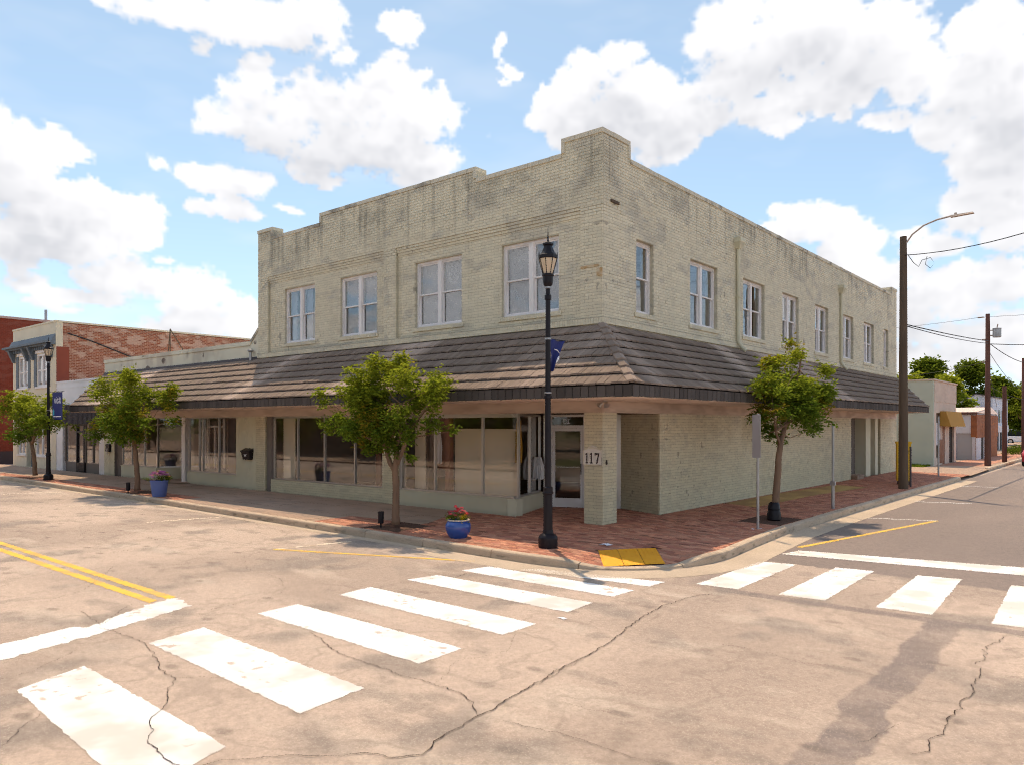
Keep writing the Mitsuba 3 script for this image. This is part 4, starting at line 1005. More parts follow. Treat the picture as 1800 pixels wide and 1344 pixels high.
single('conduit_box', MB().box(-.12, .0, -.05, -.0025, 5.22, 5.38).box(-.55, -.1, -.02, -.0026, 5.42, 5.47), 'm_rustbox', 'tan rusty conduit stub on the front wall near the corner', 'conduit')
mat('m_rustbox', P(lambda p, n, uv: MX((.42, .25, .10), (.55, .47, .33), N(p.x * 12, p.z * 12))), .9)

# ------------------------------------------------------------------ street lamps
def groundz(x, y): return float(hz([[x, y]])[0])


def street_lamp(x, y, label, banner):
    z0 = groundz(x, y); h = 5.41 - z0; at = (x, y, z0)
    k = thing('street_lamp', label, 'street lamp', None)
    oc = PI / 8
    part(k, 'base', MB().lathe([(.0, 0), (.165, 0), (.172, .02), (.172, .155), (.165, .19), (.14, .225), (.095, .25), (.088, .30), (.084, .31)], 16, at, oc), 'm_black', 40)
    part(k, 'lower_shaft', MB().lathe([(.084, .31), (.080, .60), (.078, .93), (.098, .945), (.098, .97), (.086, .985), (.086, 1.05), (.062, 1.07)], 16, at), 'm_black', 35)
    part(k, 'shaft', MB().lathe([(.060, 1.07), (.052, 2.60), (.068, 2.61), (.068, 2.66), (.051, 2.67), (.043, 4.33), (.060, 4.34), (.060, 4.41), (.040, 4.43), (.040, 4.52)], 14, at), 'm_black', 35)
    part(k, 'clamp', MB().lathe([(.062, 2.695), (.066, 2.70), (.066, 2.715), (.06, 2.72)], 12, at).lathe([(.05, 4.535), (.05, 4.57)], 12, at), 'm_galv', 35)
    part(k, 'cup', MB().lathe([(.04, 4.56), (.075, 4.59), (.088, 4.64), (.090, 4.74), (.105, 4.755), (.105, 4.785), (.0, 4.79)], 16, at), 'm_black', 35)
    part(k, 'glass', MB().lathe([(.0, 4.79), (.082, 4.79), (.105, 4.86), (.145, 5.00), (.158, 5.07), (.158, 5.09), (.0, 5.092)], 8, at, oc), 'm_lampglass')
    for i in range(8):
        a = oc + i * PI / 4; c, s = math.cos(a), math.sin(a)
        part(k, 'rib', MB().tube([(x + c * r, y + s * r, z0 + z) for r, z in ((.092, 4.78), (.113, 4.87), (.152, 5.0), (.166, 5.07), (.178, 5.16))], [.007, .007, .007, .008, .004], 5), 'm_black')
    part(k, 'hood', MB().lathe([(.162, 5.05), (.175, 5.06), (.175, 5.11), (.155, 5.125), (.12, 5.17), (.085, 5.245), (.072, 5.29), (.098, 5.295), (.098, 5.325), (.04, 5.35), (.0, 5.352)], 8, at, oc), 'm_black')
    part(k, 'finial', MB().lathe([(.022, 5.35), (.014, 5.40), (.016, 5.42), (.007, 5.50), (.001, 5.60)], 8, at), 'm_black', 40)
    return k, z0


k, z0 = street_lamp(.66, -2.75, 'tall black street lamp with frosted lantern at the brick corner, its banner furled', 1)
part(k, 'banner_arm', MB().tube([(.66, -2.75, 3.60), (.66, -2.22, 3.605)], .010, 6), 'm_black')
nx, nz = 10, 12; V = []
for j in range(nz):
    t = j / (nz - 1); wdt = .44 * (1 - .93 * t ** .85)
    for i in range(nx):
        s = i / (nx - 1); V.append((.66 + .05 * math.sin(s * 7 + 2 * t) * (.4 + t), -2.70 + wdt * s, 3.59 - .56 * t - .05 * s * (1 - t) * 0 + .01 * math.sin(9 * s)))
part(k, 'banner', (np.array(V), np.array([[j * nx + i, j * nx + i + 1, (j + 1) * nx + i + 1, (j + 1) * nx + i] for j in range(nz - 1) for i in range(nx - 1)])), 'm_navy', True, label='navy banner twisted to a point')
part(k, 'banner_print', MB().tube([(.735, -2.66, 3.42), (.745, -2.58, 3.40), (.74, -2.52, 3.36)], .007, 4).tube([(.74, -2.62, 3.18), (.75, -2.57, 3.26), (.75, -2.55, 3.30)], [.006, .02, .008], 5), 'm_print')
part(k, 'banner_strap', MB().tube([(.66, -2.75, 3.585), (.66, -2.75, 3.615)], .058, 10), 'm_galv')
k, z0 = street_lamp(-23.94, -2.46, 'distant black street lamp with a navy banner, at the left by the cream building', 1)
part(k, 'banner_arm', MB().tube([(-23.94, -2.46, 3.36), (-22.5, -2.40, 3.36)], .012, 6).tube([(-23.94, -2.46, 2.30), (-22.9, -2.40, 2.30)], .012, 6), 'm_black')
bn = part(k, 'banner', MB().box(-23.62, -22.62, -2.43, -2.422, 2.30, 3.34), 'm_navy', label='navy street banner with white script lettering')
tx = meshkit.text_mesh('visit', .25, .003); tx.apply_transform(SGN); tx.apply_translation([-23.42, -2.4305, 2.92]); M_ = np.eye(4)
part(bn, 'lettering', MB().tri(tx), 'm_print')
part(bn, 'emblem', flat(Polygon([(0, 0), (.13, 0), (.13, .16), (.065, .26), (0, .16)]), .003, (-23.55, -2.4305, 2.47)), 'm_cyan')
part(bn, 'small_line', MB().boxes([(-23.55 + i * .105, -23.47 + i * .105, -2.4335, -2.4305, 2.40, 2.44) for i in range(8)]), 'm_print')

# ------------------------------------------------------------------ trees
GREEN = np.array([.150, .225, .024]); YEL = np.array([.40, .40, .028]); DARK = np.array([.075, .135, .022]); GOLD = np.array([.36, .20, .02])


def leaves(blobs, per_m2, size, rngl, tint, jitter=.0, top=None, gold=0.0, fold=.35, droop=.35):
    V, F, Cc = [], [], []; n = 0
    B_ = np.array(blobs, float); zlo, zhi = (B_[:, 2] - B_[:, 3]).min(), (B_[:, 2] + B_[:, 3]).max()
    for cx_, cy_, cz_, r in B_:
        nc = max(5, int(per_m2 * 4 * r * r))                       # leaf sprays on and under the blob's skin
        dirs = rngl.normal(size=(nc, 3)); dirs /= np.linalg.norm(dirs, axis=1, keepdims=True)
        rad = r * rngl.uniform(.25, 1.12, nc) ** .6
        cc = np.array([cx_, cy_, cz_]) + dirs * rad[:, None] * np.array([1, 1, .85])
        goldspot = rngl.random() < gold
        for c, d in zip(cc, dirs):
            m = rngl.integers(5, 9); ax = d * np.array([1, 1, .5]) + rngl.normal(0, .4, 3) + np.array([0, 0, -.1]); ax /= np.linalg.norm(ax)
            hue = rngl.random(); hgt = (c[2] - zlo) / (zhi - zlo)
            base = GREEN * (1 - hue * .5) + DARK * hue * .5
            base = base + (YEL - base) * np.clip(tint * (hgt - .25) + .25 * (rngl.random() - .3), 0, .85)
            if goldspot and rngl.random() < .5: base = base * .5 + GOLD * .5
            side = np.cross(ax, [0, 0, 1.0]); side /= np.linalg.norm(side) + 1e-9
            for i in range(m):
                s = 1 if i % 2 else -1; p = c + ax * size * 1.1 * (i // 2 - m / 4)
                L = size * rngl.uniform(.8, 1.35); dv = side * s * .8 + ax * .55 + rngl.normal(0, .30, 3) + np.array([0, 0, -droop * rngl.random()]); dv /= np.linalg.norm(dv)
                nn = np.cross(dv, ax) + rngl.normal(0, .45, 3); wv = np.cross(nn, dv); wv /= np.linalg.norm(wv) + 1e-9; up = np.cross(dv, wv)
                V += [p, p + dv * L * .5 + wv * L * .26 + up * L * .08, p + dv * L - up * L * .08, p + dv * L * .5 - wv * L * .26 + up * L * .08]
                F += [[n, n + 1, n + 2], [n, n + 2, n + 3]]; n += 4
                Cc += [base * rngl.uniform(.75, 1.3)] * 4
    return np.array(V), np.array(F), np.array(Cc)


def limb(mb, pts, seed, n=7):
    pts = np.array(pts, float); r = np.random.default_rng(seed)
    t = np.linspace(0, 1, len(pts)); tt = np.linspace(0, 1, len(pts) * 4)
    q = np.stack([np.interp(tt, t, pts[:, k]) for k in range(4)], 1)
    q = np.stack([np.convolve(np.pad(q[:, k], 2, mode='edge'), np.ones(5) / 5, 'valid') for k in range(4)], 1)
    q[1:-1, :3] += r.normal(0, .006, (len(q) - 2, 3))
    mb.tube(q[:, :3], np.maximum(q[:, 3], .006), n)


def street_tree(label, blobs, limbs, zoff, seed, depth, ax, per, size, tint, gold=0.0, flare=1.3):
    rl = np.random.default_rng(seed)
    k = thing('street_tree', label, 'tree', 'young street trees along the kerbs')
    bl = []
    for b in blobs:
        b = list(b); b[3] *= 1.12; b[ax] += rl.uniform(-depth, depth); bl.append(b)
    for i in range(int(len(blobs) * .8)):                        # fill the crown's depth
        b = list(blobs[rl.integers(len(blobs))]); b[ax] += rl.choice([-1, 1]) * rl.uniform(.5, 1.3) * depth; b[2] += rl.normal(0, .15); b[3] *= .9; bl.append(b)
    tm = MB()
    for i, l in enumerate(limbs): limb(tm, [(*p[:3], p[3]) for p in l], seed + i)
    top = limbs[0][len(limbs[0]) // 2]
    for b in bl[::2]:                                             # twigs into the crown
        s = limbs[rl.integers(len(limbs))]; a = np.array(s[max(len(s) // 2, len(s) - 2 - rl.integers(2))][:3]); e = np.array(b[:3]); m = (a + e) / 2 + rl.normal(0, .06, 3) + [0, 0, -.05]
        tm.tube([a, m, e], [.016, .011, .005], 5)
    tm_v, tm_f = tm.mesh(); tm_v = tm_v.copy()
    low = tm_v[:, 2] < .35; bx, by = limbs[0][0][0], limbs[0][0][1]
    f_ = 1 + (flare - 1) * np.clip((.25 - tm_v[:, 2]) / .25, 0, 1) ** 2
    tm_v[:, 0] = bx + (tm_v[:, 0] - bx) * np.where(low, f_, 1); tm_v[:, 1] = by + (tm_v[:, 1] - by) * np.where(low, f_, 1); tm_v[:, 2] += np.where(low, zoff, 0)
    part(k, 'trunk', (tm_v, tm_f), 'm_bark', True)
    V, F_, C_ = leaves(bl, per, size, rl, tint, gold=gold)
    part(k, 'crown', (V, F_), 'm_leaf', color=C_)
    return k


TN = [(-3.67,-2.72,3.38,.24),(-4.05,-2.72,3.22,.3),(-3.31,-2.72,3.07,.36),(-2.7,-2.72,3.01,.26),(-4.43,-2.72,2.8,.35),(-5.03,-2.72,2.69,.28),(-5.45,-2.72,2.76,.16),(-3.86,-2.72,2.66,.42),(-3.05,-2.72,2.64,.38),(-2.45,-2.72,2.74,.23),(-2.12,-2.72,2.85,.16),(-2.2,-2.72,2.57,.16),(-4.53,-2.72,2.36,.38),(-3.67,-2.72,2.23,.41),(-2.87,-2.72,2.23,.31),(-4.83,-2.72,1.92,.25),(-4.24,-2.72,1.86,.32),(-3.49,-2.72,1.81,.31),(-5.03,-2.72,2.18,.2),(-2.37,-2.72,2.11,.21),(-2.12,-2.72,1.97,.11),(-2.7,-2.72,1.82,.14),(-4.43,-2.72,1.61,.17),(-3.31,-2.72,1.57,.14),(-4.05,-2.72,1.6,.15)]
street_tree('broad green street tree with forked trunk in front of the long shop windows', TN, [[(-3.4,-2.72,-.06,.085),(-3.38,-2.72,.61,.074),(-3.40,-2.72,1.12,.070),(-3.37,-2.72,1.57,.05),(-3.22,-2.72,1.93,.045),(-3.31,-2.72,2.41,.03)], [(-3.40,-2.72,1.08,.06),(-3.67,-2.72,1.44,.05),(-3.71,-2.72,1.75,.045),(-3.95,-2.72,2.17,.035),(-4.24,-2.72,2.67,.02)], [(-3.38,-2.72,1.2,.05),(-3.1,-2.68,1.82,.045),(-2.7,-2.72,2.23,.03),(-2.28,-2.72,2.63,.015)]], -.02, 11, .45, 1, 185, .080, .75, .08)
TM = [(-16.31,-2.7,3.52,.33),(-15.3,-2.7,3.54,.28),(-17.16,-2.7,3.33,.37),(-17.83,-2.7,2.97,.3),(-15.7,-2.7,3.11,.47),(-14.34,-2.7,3.15,.24),(-14.52,-2.7,2.9,.28),(-16.73,-2.7,2.67,.48),(-15.1,-2.7,2.47,.42),(-18.06,-2.7,2.6,.27),(-17.38,-2.7,2.12,.34),(-15.9,-2.7,2.03,.47),(-16.73,-2.7,1.66,.26),(-15.3,-2.7,1.76,.28),(-14.52,-2.7,2.12,.24),(-14.15,-2.7,2.68,.17),(-18.06,-2.7,2.31,.17)]
street_tree('round street tree with orange tinged leaves beside the matt blue planter', TM, [[(-15.62,-2.7,-.05,.09),(-15.7,-2.7,.77,.08),(-15.82,-2.7,1.49,.07),(-16.02,-2.7,1.85,.06),(-16.31,-2.7,2.57,.035)], [(-15.82,-2.7,1.45,.05),(-15.46,-2.7,2.03,.04),(-15.1,-2.7,2.91,.02)]], -.02, 22, .5, 1, 105, .10, .7, .22)
TF = [(-26.45,-2.36,3.17,.37),(-27.81,-2.36,2.96,.38),(-25.16,-2.36,3.03,.36),(-24.24,-2.36,2.68,.27),(-28.52,-2.36,2.61,.29),(-26.12,-2.36,2.59,.56),(-27.46,-2.36,2.12,.48),(-25.16,-2.36,2.12,.45),(-23.65,-2.36,2.28,.22),(-26.45,-2.36,1.77,.42),(-27.81,-2.36,1.64,.19),(-24.85,-2.36,1.78,.18),(-29.1,-2.36,2.37,.2),(-23.18,-2.36,2.19,.11)]
street_tree('light green leaning street tree at the far left beside the distant lamp', TF, [[(-25.67,-2.36,-.04,.09),(-25.8,-2.36,.85,.08),(-26.06,-2.36,1.31,.07),(-26.58,-2.36,1.77,.055),(-26.99,-2.36,2.36,.035)], [(-26.06,-2.36,1.26,.06),(-25.67,-2.36,1.78,.05),(-25.41,-2.36,2.35,.03)]], -.02, 33, .5, 1, 78, .12, .8, .05)
TRR = [(2.29,5.39,4.09,.18),(2.29,5.64,3.84,.17),(2.29,4.92,3.71,.22),(2.29,5.72,3.48,.2),(2.29,4.36,3.44,.29),(2.29,6.35,3.42,.14),(2.29,5.12,3.17,.33),(2.29,3.65,3.05,.31),(2.29,4.36,2.84,.4),(2.29,5.72,2.89,.31),(2.29,3.15,2.81,.18),(2.29,6.05,3.16,.17),(2.29,4.18,2.51,.37),(2.29,5.51,2.57,.28),(2.29,3.31,2.4,.2),(2.29,3.65,2.24,.18),(2.29,4.73,2.25,.3),(2.29,5.31,2.07,.22),(2.29,5.92,1.97,.11),(2.29,4.55,1.8,.15),(2.29,4.0,1.98,.16)]
kt = street_tree('slim leaning street tree with dark wrapped foot on the side street pavement', TRR, [[(2.29,3.48,-.06,.085),(2.29,3.69,.76,.08),(2.29,3.79,1.4,.07),(2.29,3.97,1.85,.06),(2.29,4.36,2.25,.045),(2.29,4.73,2.72,.035),(2.29,5.12,3.42,.025),(2.29,5.43,4.06,.012)], [(2.29,3.9,1.6,.03),(2.29,3.6,1.95,.025),(2.29,3.5,2.3,.02)]], -.02, 44, .4, 0, 170, .085, .85, .14)
part(kt, 'root_wrap', MB().lathe([(.13, 0), (.155, .03), (.15, .16), (.125, .24), (.14, .26), (.12, .36), (.10, .40), (.085, .41)], 14, (2.29, 3.50, -.05)), 'm_black', 40, label='dark wrapping round the foot of the trunk')

# ------------------------------------------------------------------ planters and small things on the pavement
def flowers(k, cx_, cy_, z, rad, nfl, cols, seed, size):
    r = np.random.default_rng(seed); bl = [(cx_ + r.normal(0, rad * .5), cy_ + r.normal(0, rad * .5), z + .06 + r.uniform(0, .08), rad * .38) for _ in range(9)]
    V, F_, C_ = leaves(bl, 190, .045, r, .15); part(k, 'foliage', (V, F_), 'm_leaf', color=C_)
    for i in range(nfl):
        a, q = r.uniform(0, 2 * PI), rad * math.sqrt(r.random()) * 1.05; h = z + .10 + .20 * (1 - (q / rad) ** 2 * .7) * r.uniform(.6, 1.1)
        c = np.array([cx_ + q * math.cos(a), cy_ + q * math.sin(a), h]); V = []; F_ = []; n = 0; col = np.array(cols[r.integers(len(cols))])
        for ring, (m, tilt, L) in enumerate(((7, .15, 1.0), (6, .75, .75))):
            for j in range(m):
                t = 2 * PI * j / m + ring * .4; o = np.array([math.cos(t), math.sin(t), 0]); s = np.array([-o[1], o[0], 0]); d = o * math.cos(tilt) + np.array([0, 0, 1]) * math.sin(tilt)
                V += [c, c + d * size * L * .6 + s * size * .32, c + d * size * L, c + d * size * L * .6 - s * size * .32]; F_ += [[n, n + 1, n + 2], [n, n + 2, n + 3]]; n += 4
        part(k, 'bloom', (np.array(V), np.array(F_)), 'm_leaf', color=np.tile(col * r.uniform(.8, 1.15), (n, 1)))


z0 = groundz(-1.36, -2.93)
k = thing('planter', 'glossy blue rounded planter with pink flowers near the lamp post', 'planter')
part(k, 'pot', MB().lathe([(.0, .0), (.155, .0), (.17, .02), (.22, .10), (.245, .19), (.24, .25), (.215, .30), (.20, .315), (.205, .325), (.215, .335), (.205, .345), (.185, .34), (.18, .31), (.0, .305)], 28, (-1.36, -2.93, z0)), 'm_blueglaze', 50)
part(k, 'rim', MB().lathe([(.204, .328), (.221, .334), (.223, .346), (.205, .354), (.184, .349)], 28, (-1.36, -2.93, z0)), 'm_coping', 50)
flowers(k, -1.36, -2.93, z0 + .30, .19, 26, [(.75, .10, .14), (.80, .22, .26), (.78, .15, .22), (.72, .42, .40)], 5, .052)
V, F_, C_ = leaves([(-1.53, -2.98, z0 + .37, .05), (-1.18, -3.0, z0 + .38, .06), (-1.20, -2.9, z0 + .44, .04)], 420, .03, np.random.default_rng(3), 1.5); part(k, 'yellow_foliage', (V, F_), 'm_leaf', color=np.tile([.62, .48, .03], (len(V), 1)))
z0 = groundz(-13.96, -2.79)
k = thing('planter', 'matt blue tapered planter with purple and pink flowers by the kerb', 'planter')
part(k, 'pot', MB().lathe([(.0, 0), (.185, 0), (.195, .015), (.225, .25), (.25, .44), (.232, .44), (.22, .40), (.0, .40)], 24, (-13.96, -2.79, z0)), 'm_bluepot', 40)
part(k, 'rim', MB().lathe([(.251, .436), (.262, .44), (.264, .478), (.252, .485), (.232, .48), (.231, .441)], 24, (-13.96, -2.79, z0)), 'm_bluepot', 40)
flowers(k, -13.96, -2.79, z0 + .46, .29, 46, [(.62, .16, .50), (.72, .30, .60), (.45, .10, .50), (.78, .45, .62), (.70, .55, .10)], 6, .075)
for x, y, l in ((-3.62, -2.93, 'black canister uplight at the foot of the broad street tree'), (-15.95, -2.85, 'black tilted uplight at the foot of the tree by the matt blue planter')):
    z0 = groundz(x, y); k = thing('uplight', l, 'light', 'black garden uplights at the tree feet')
    part(k, 'stake', MB().tube([(x, y, z0 - .02), (x, y, z0 + .08)], .018, 8), 'm_black'); part(k, 'canister', MB().lathe([(.0, .08), (.05, .08), (.062, .10), (.062, .29), (.068, .29), (.068, .33), (.055, .33), (.05, .31), (.0, .31)], 14, (x, y, z0)), 'm_black', 40)
V = [(0, 0, .004), (.10, .02, .012), (.19, -.03, .006), (.17, .06, .03), (.24, .09, .008), (.10, .11, .02), (.02, .08, .008)]
single('litter', (np.array([(1.24 + v[0], -2.02 + v[1] * 1.0, groundz(1.3, -2.0) + v[2] + .004) for v in V]), np.array([[0, 1, 5], [0, 5, 6], [1, 2, 3], [1, 3, 5], [3, 4, 5], [2, 4, 3]])), 'm_print', 'crumpled scrap of white paper behind the yellow pad', 'litter')
single('litter', (np.array([(3.35 + v[0] * .5, -6.1 + v[1] * .5, ZR + v[2] * .5 + .004) for v in V]), np.array([[0, 1, 5], [0, 5, 6], [1, 2, 3], [1, 3, 5], [3, 4, 5], [2, 4, 3]])), 'm_print', 'tiny white scrap lying on the road right of the crossing bars', 'litter')

# sign posts along the side street
z0 = groundz(2.58, 1.86)
k = thing('sign_post', 'tall grey sign post showing the blank back of its narrow sign, nearest the corner', 'sign')
part(k, 'post', MB().tube([(2.58, 1.86, z0), (2.58, 1.86, 2.33)], .028, 10), 'm_galv', 30)
M = Rz(math.radians(148), (2.58, 1.86, 0))
part(k, 'sign_plate', MB().box(-.14, .14, .030, .034, 1.42, 2.31).xf(M), 'm_garage'); part(k, 'bracket', MB().box(-.035, .035, -.03, .031, 1.55, 1.58).box(-.035, .035, -.03, .031, 2.15, 2.18).xf(M), 'm_galv')
single('sign_stub', MB().box(2.56, 2.60, 1.86 + .10, 1.86 + .16, z0, z0 + .006).box(2.48, 2.53, 1.75, 1.82, z0, z0 + .006), 'm_print', 'white paint splashes on the bricks at the foot of the sign post', 'paint mark')
z0 = groundz(2.56, 6.79)
k = thing('sign_post', 'bare grey pole without a sign beyond the slim tree', 'sign post')
part(k, 'post', MB().tube([(2.56, 6.79, z0), (2.56, 6.79, 2.12)], .030, 10), 'm_galv', 30); part(k, 'sleeve', MB().tube([(2.56, 6.79, z0), (2.56, 6.79, .62)], .042, 10).box(2.50, 2.62, 6.74, 6.84, .55, .66), 'm_galv'); part(k, 'cap', MB().lathe([(.036, 2.08), (.036, 2.15), (.0, 2.17)], 10, (2.56, 6.79, 0)), 'm_alu')
k = thing('sign_post', 'thin far sign post standing on the sunlit pavement past the utility pole', 'sign post')
part(k, 'post', MB().tube([(2.11, 22.0, -.05), (2.11, 22.0, 2.45)], .035, 8), 'm_galv')
k = thing('sign_post', 'dark thin post between the utility pole and the yellow box', 'sign post')
part(k, 'post', MB().tube([(2.45, 15.6, -.05), (2.45, 15.6, 1.35)], .035, 8), 'm_ribmetal')
k = thing('yellow_box', 'tall yellow roadside cabinet half hidden behind the wooden utility pole', 'cabinet')
M = Rz(math.radians(20), (2.02, 16.5, 0))
part(k, 'body', MB().box(-.22, .22, -.2, .2, .10, 1.42).xf(M), 'm_yellowbox'); part(k, 'lid', MB().box(-.24, .24, -.22, .22, 1.421, 1.50).xf(M), 'm_yellowbox'); part(k, 'vent_slot', MB().boxes([(.06, .08, -.206, -.2, 1.05, 1.2), (.12, .14, -.206, -.2, 1.05, 1.2)]).xf(M), 'm_ink'); part(k, 'foot', MB().box(-.18, .18, -.16, .16, -.06, .099).xf(M), 'm_ribmetal')

# ------------------------------------------------------------------ utility poles and wires
def pole(x, y, ztop, r0, r1, m, label):
    k = thing('utility_pole', label, 'utility pole'); part(k, 'post', MB().tube([(x, y, -.2), (x, y, ztop * .5), (x, y, ztop)], [r0, (r0 + r1) / 2, r1], 14), m, 40); return k


k = pole(2.47, 14.5, 8.38, .155, .105, 'm_pole', 'brown wooden utility pole carrying the curved street light arm')
arm = [(2.52, 14.5, 8.10), (2.75, 14.45, 8.40), (3.10, 14.4, 8.63), (3.5, 14.35, 8.74), (3.93, 14.3, 8.78)]
part(k, 'lamp_arm', MB().tube(arm, .028, 8), 'm_steel', 40); part(k, 'lamp_head', MB().hexa([(3.90, 14.22, 8.73), (4.55, 14.22, 8.755), (4.55, 14.38, 8.755), (3.90, 14.38, 8.73), (3.90, 14.25, 8.80), (4.52, 14.25, 8.80), (4.52, 14.35, 8.80), (3.90, 14.35, 8.80)]).box(4.0, 4.07, 14.27, 14.33, 8.80, 8.86), 'm_steel')
part(k, 'conductor_loop', MB().tube([(2.62, 14.4, 7.75), (2.8, 14.4, 7.45), (2.95, 14.4, 7.3), (3.05, 14.4, 7.5), (3.3, 14.4, 7.55), (3.42, 14.4, 7.35), (3.3, 14.4, 7.2), (3.15, 14.4, 7.35), (3.2, 14.4, 7.6)], .011, 5), 'm_wire')
k = pole(2.2, 34.0, 8.0, .16, .10, 'm_redpole', 'reddish brown utility pole with a grey transformer beyond the first pole')
part(k, 'transformer', MB().lathe([(.0, 6.72), (.19, 6.72), (.2, 6.75), (.2, 7.15), (.21, 7.16), (.21, 7.2), (.0, 7.22)], 16, (2.62, 34, 0)), 'm_galv', 40)
part(k, 'bushing', MB().tube([(2.62, 34, 7.2), (2.66, 34, 7.42)], .03, 6).box(2.2, 2.5, 33.97, 34.03, 6.8, 6.86).box(2.2, 2.5, 33.97, 34.03, 7.08, 7.13), 'm_steel')
part(k, 'crossarm', MB().box(1.75, 2.05, 33.9, 34.0, 7.80, 7.86).box(1.95, 2.1, 33.85, 33.95, 6.6, 6.66).box(1.95, 2.1, 33.85, 33.95, 5.4, 5.46), 'm_steel')
pole(2.35, 39.0, 4.35, .13, .11, 'm_redpole', 'short dark post in front of the brown clad building')
pole(2.3, 48.5, 6.6, .15, .10, 'm_redpole', 'thin utility pole farthest down the side street near the right edge')


def wire(pts, sag, label, r=.012):
    a, b = np.array(pts[0], float), np.array(pts[1], float); t = np.linspace(0, 1, 24)[:, None]; q = a + (b - a) * t; q[:, 2] -= sag * 4 * (t * (1 - t))[:, 0]
    single('overhead_cable', MB().tube(q, r, 5), 'm_wire', label, 'cable', 'overhead cables along the side street')


wire([(2.5, 14.45, 7.75), (13.0, 6.0, 8.9)], .9, 'dark cable sagging from the curved lamp pole out across the street to the right', .014)
wire([(2.52, 14.5, 5.45), (2.25, 34, 6.55)], .05, 'upper of the twin dark cables between the two utility poles', .020)
wire([(2.52, 14.5, 5.40), (2.25, 34, 6.42)], .09, 'lower of the twin dark cables between the two utility poles', .016)
wire([(2.2, 34, 6.5), (2.3, 48.5, 6.3)], .15, 'dark cable leaving the transformer pole towards the far thin pole', .022)
wire([(2.2, 34, 6.4), (9, 70, 9.5)], .3, 'dark cable leaving the transformer pole out of the picture to the right', .022)
wire([(2.2, 34, 6.1), (2.3, 48.5, 4.4)], .35, 'thin cable dropping from the transformer pole to the far thin pole', .014)
wire([(2.0, 33.9, 7.85), (-9, 33, 7.9)], .3, 'thin pale cable running left from the top of the transformer pole', .009)
wire([(2.2, 34, 7.85), (14, 45, 10.2)], .4, 'thin pale cable running right from the top of the transformer pole', .009)
wire([(2.0, 33.9, 5.4), (-9, 40, 5.2)], .4, 'thin cable running left from the middle of the transformer pole', .012)
wire([(2.2, 34, 5.5), (.3, 52, 3.4)], .1, 'service cable slanting from the transformer pole behind the brown clad building', .012)
wire([(0.3, 38.2, 4.0), (2.2, 34, 4.3)], .05, 'pale service cable from the green building to the transformer pole', .012)
wire([(2.2, 34, 4.2), (2.3, 48.5, 3.8)], .1, 'low cable between the transformer pole and the far thin pole', .012)

# ------------------------------------------------------------------ buildings to the left
k = thing('cream_building', 'narrow cream two storey building with slate blue cornice and old brick side wall', 'building')
X0, X1 = -36.3, -30.4
cw = MB()
hol = [(-35.4, -34.05, 3.95, 5.5), (-32.85, -31.45, 3.95, 5.5), (-35.6, -34.4, .60, 2.3), (-34.3, -33.45, .0, 2.3), (-33.1, -31.5, .60, 2.3)]


def holed(mb, u0, u1, z0, z1, holes, y0, y1):
    us = sorted({u0, u1, *[h for q in holes for h in q[:2]]})
    for a, b in zip(us[:-1], us[1:]):
        hs = sorted([h for h in holes if h[0] <= a + 1e-6 and h[1] >= b - 1e-6], key=lambda h: h[2]); z = z0
        for h in hs:
            if h[2] > z: mb.box(a, b, y0, y1, z, h[2])
            z = h[3]
        mb.box(a, b, y0, y1, z, z1)


holed(cw, X0, X1, -.1, 6.9, hol, 0, .3)
W = part(k, 'wall', cw, 'm_creambld')
part(k, 'side_wall', MB().box(X1 - .3, X1, .301, 13.4, -.1, 6.86).box(X0, X0 + .3, .301, 13.4, -.1, 6.86).box(X0 + .3, X1 - .3, .301, 13.4, 6.3, 6.4), 'm_oldbrick', label='weathered old red brick side wall')
part(k, 'brick_patch', MB().box(X1, X1 + .012, .02, .56, 2.0, 5.75), 'm_redpatch', label='plain red rendered strip at the front of the side wall')
part(k, 'coping', MB().box(X1 - .34, X1 + .03, -.03, 13.4, 6.90, 6.98).box(X0 - .02, X1 - .341, -.03, .34, 6.901, 6.981), 'm_creambld')
part(k, 'cornice', MB().hexa([(X0 - .15, -.18, 6.02), (X1 - .02, -.18, 6.02), (X1 - .02, -.001, 6.02), (X0 - .15, -.001, 6.02), (X0 - .05, -.04, 6.34), (X1 - .02, -.04, 6.34), (X1 - .02, -.001, 6.34), (X0 - .05, -.001, 6.34)]).box(X0 - .3, X1 - .01, -.42, -.001, 5.92, 6.019).box(X0 - .2, X1 - .02, -.28, -.001, 5.84, 5.919), 'm_slate')
for x in (-36.0, -34.05, -33.2, -30.9): part(k, 'bracket', MB().hexa([(x - .1, -.1, 5.25), (x + .1, -.1, 5.25), (x + .1, -.001, 5.25), (x - .1, -.001, 5.25), (x - .12, -.34, 5.83), (x + .12, -.34, 5.83), (x + .12, -.001, 5.83), (x - .12, -.001, 5.83)]), 'm_slate')
part(k, 'dentils', MB().boxes([(x, x + .14, -.16, -.001, 5.68, 5.83) for x in list(np.arange(-35.75, -34.3, .27)) + list(np.arange(-33.0, -31.1, .27))]), 'm_slate', kind='stuff')
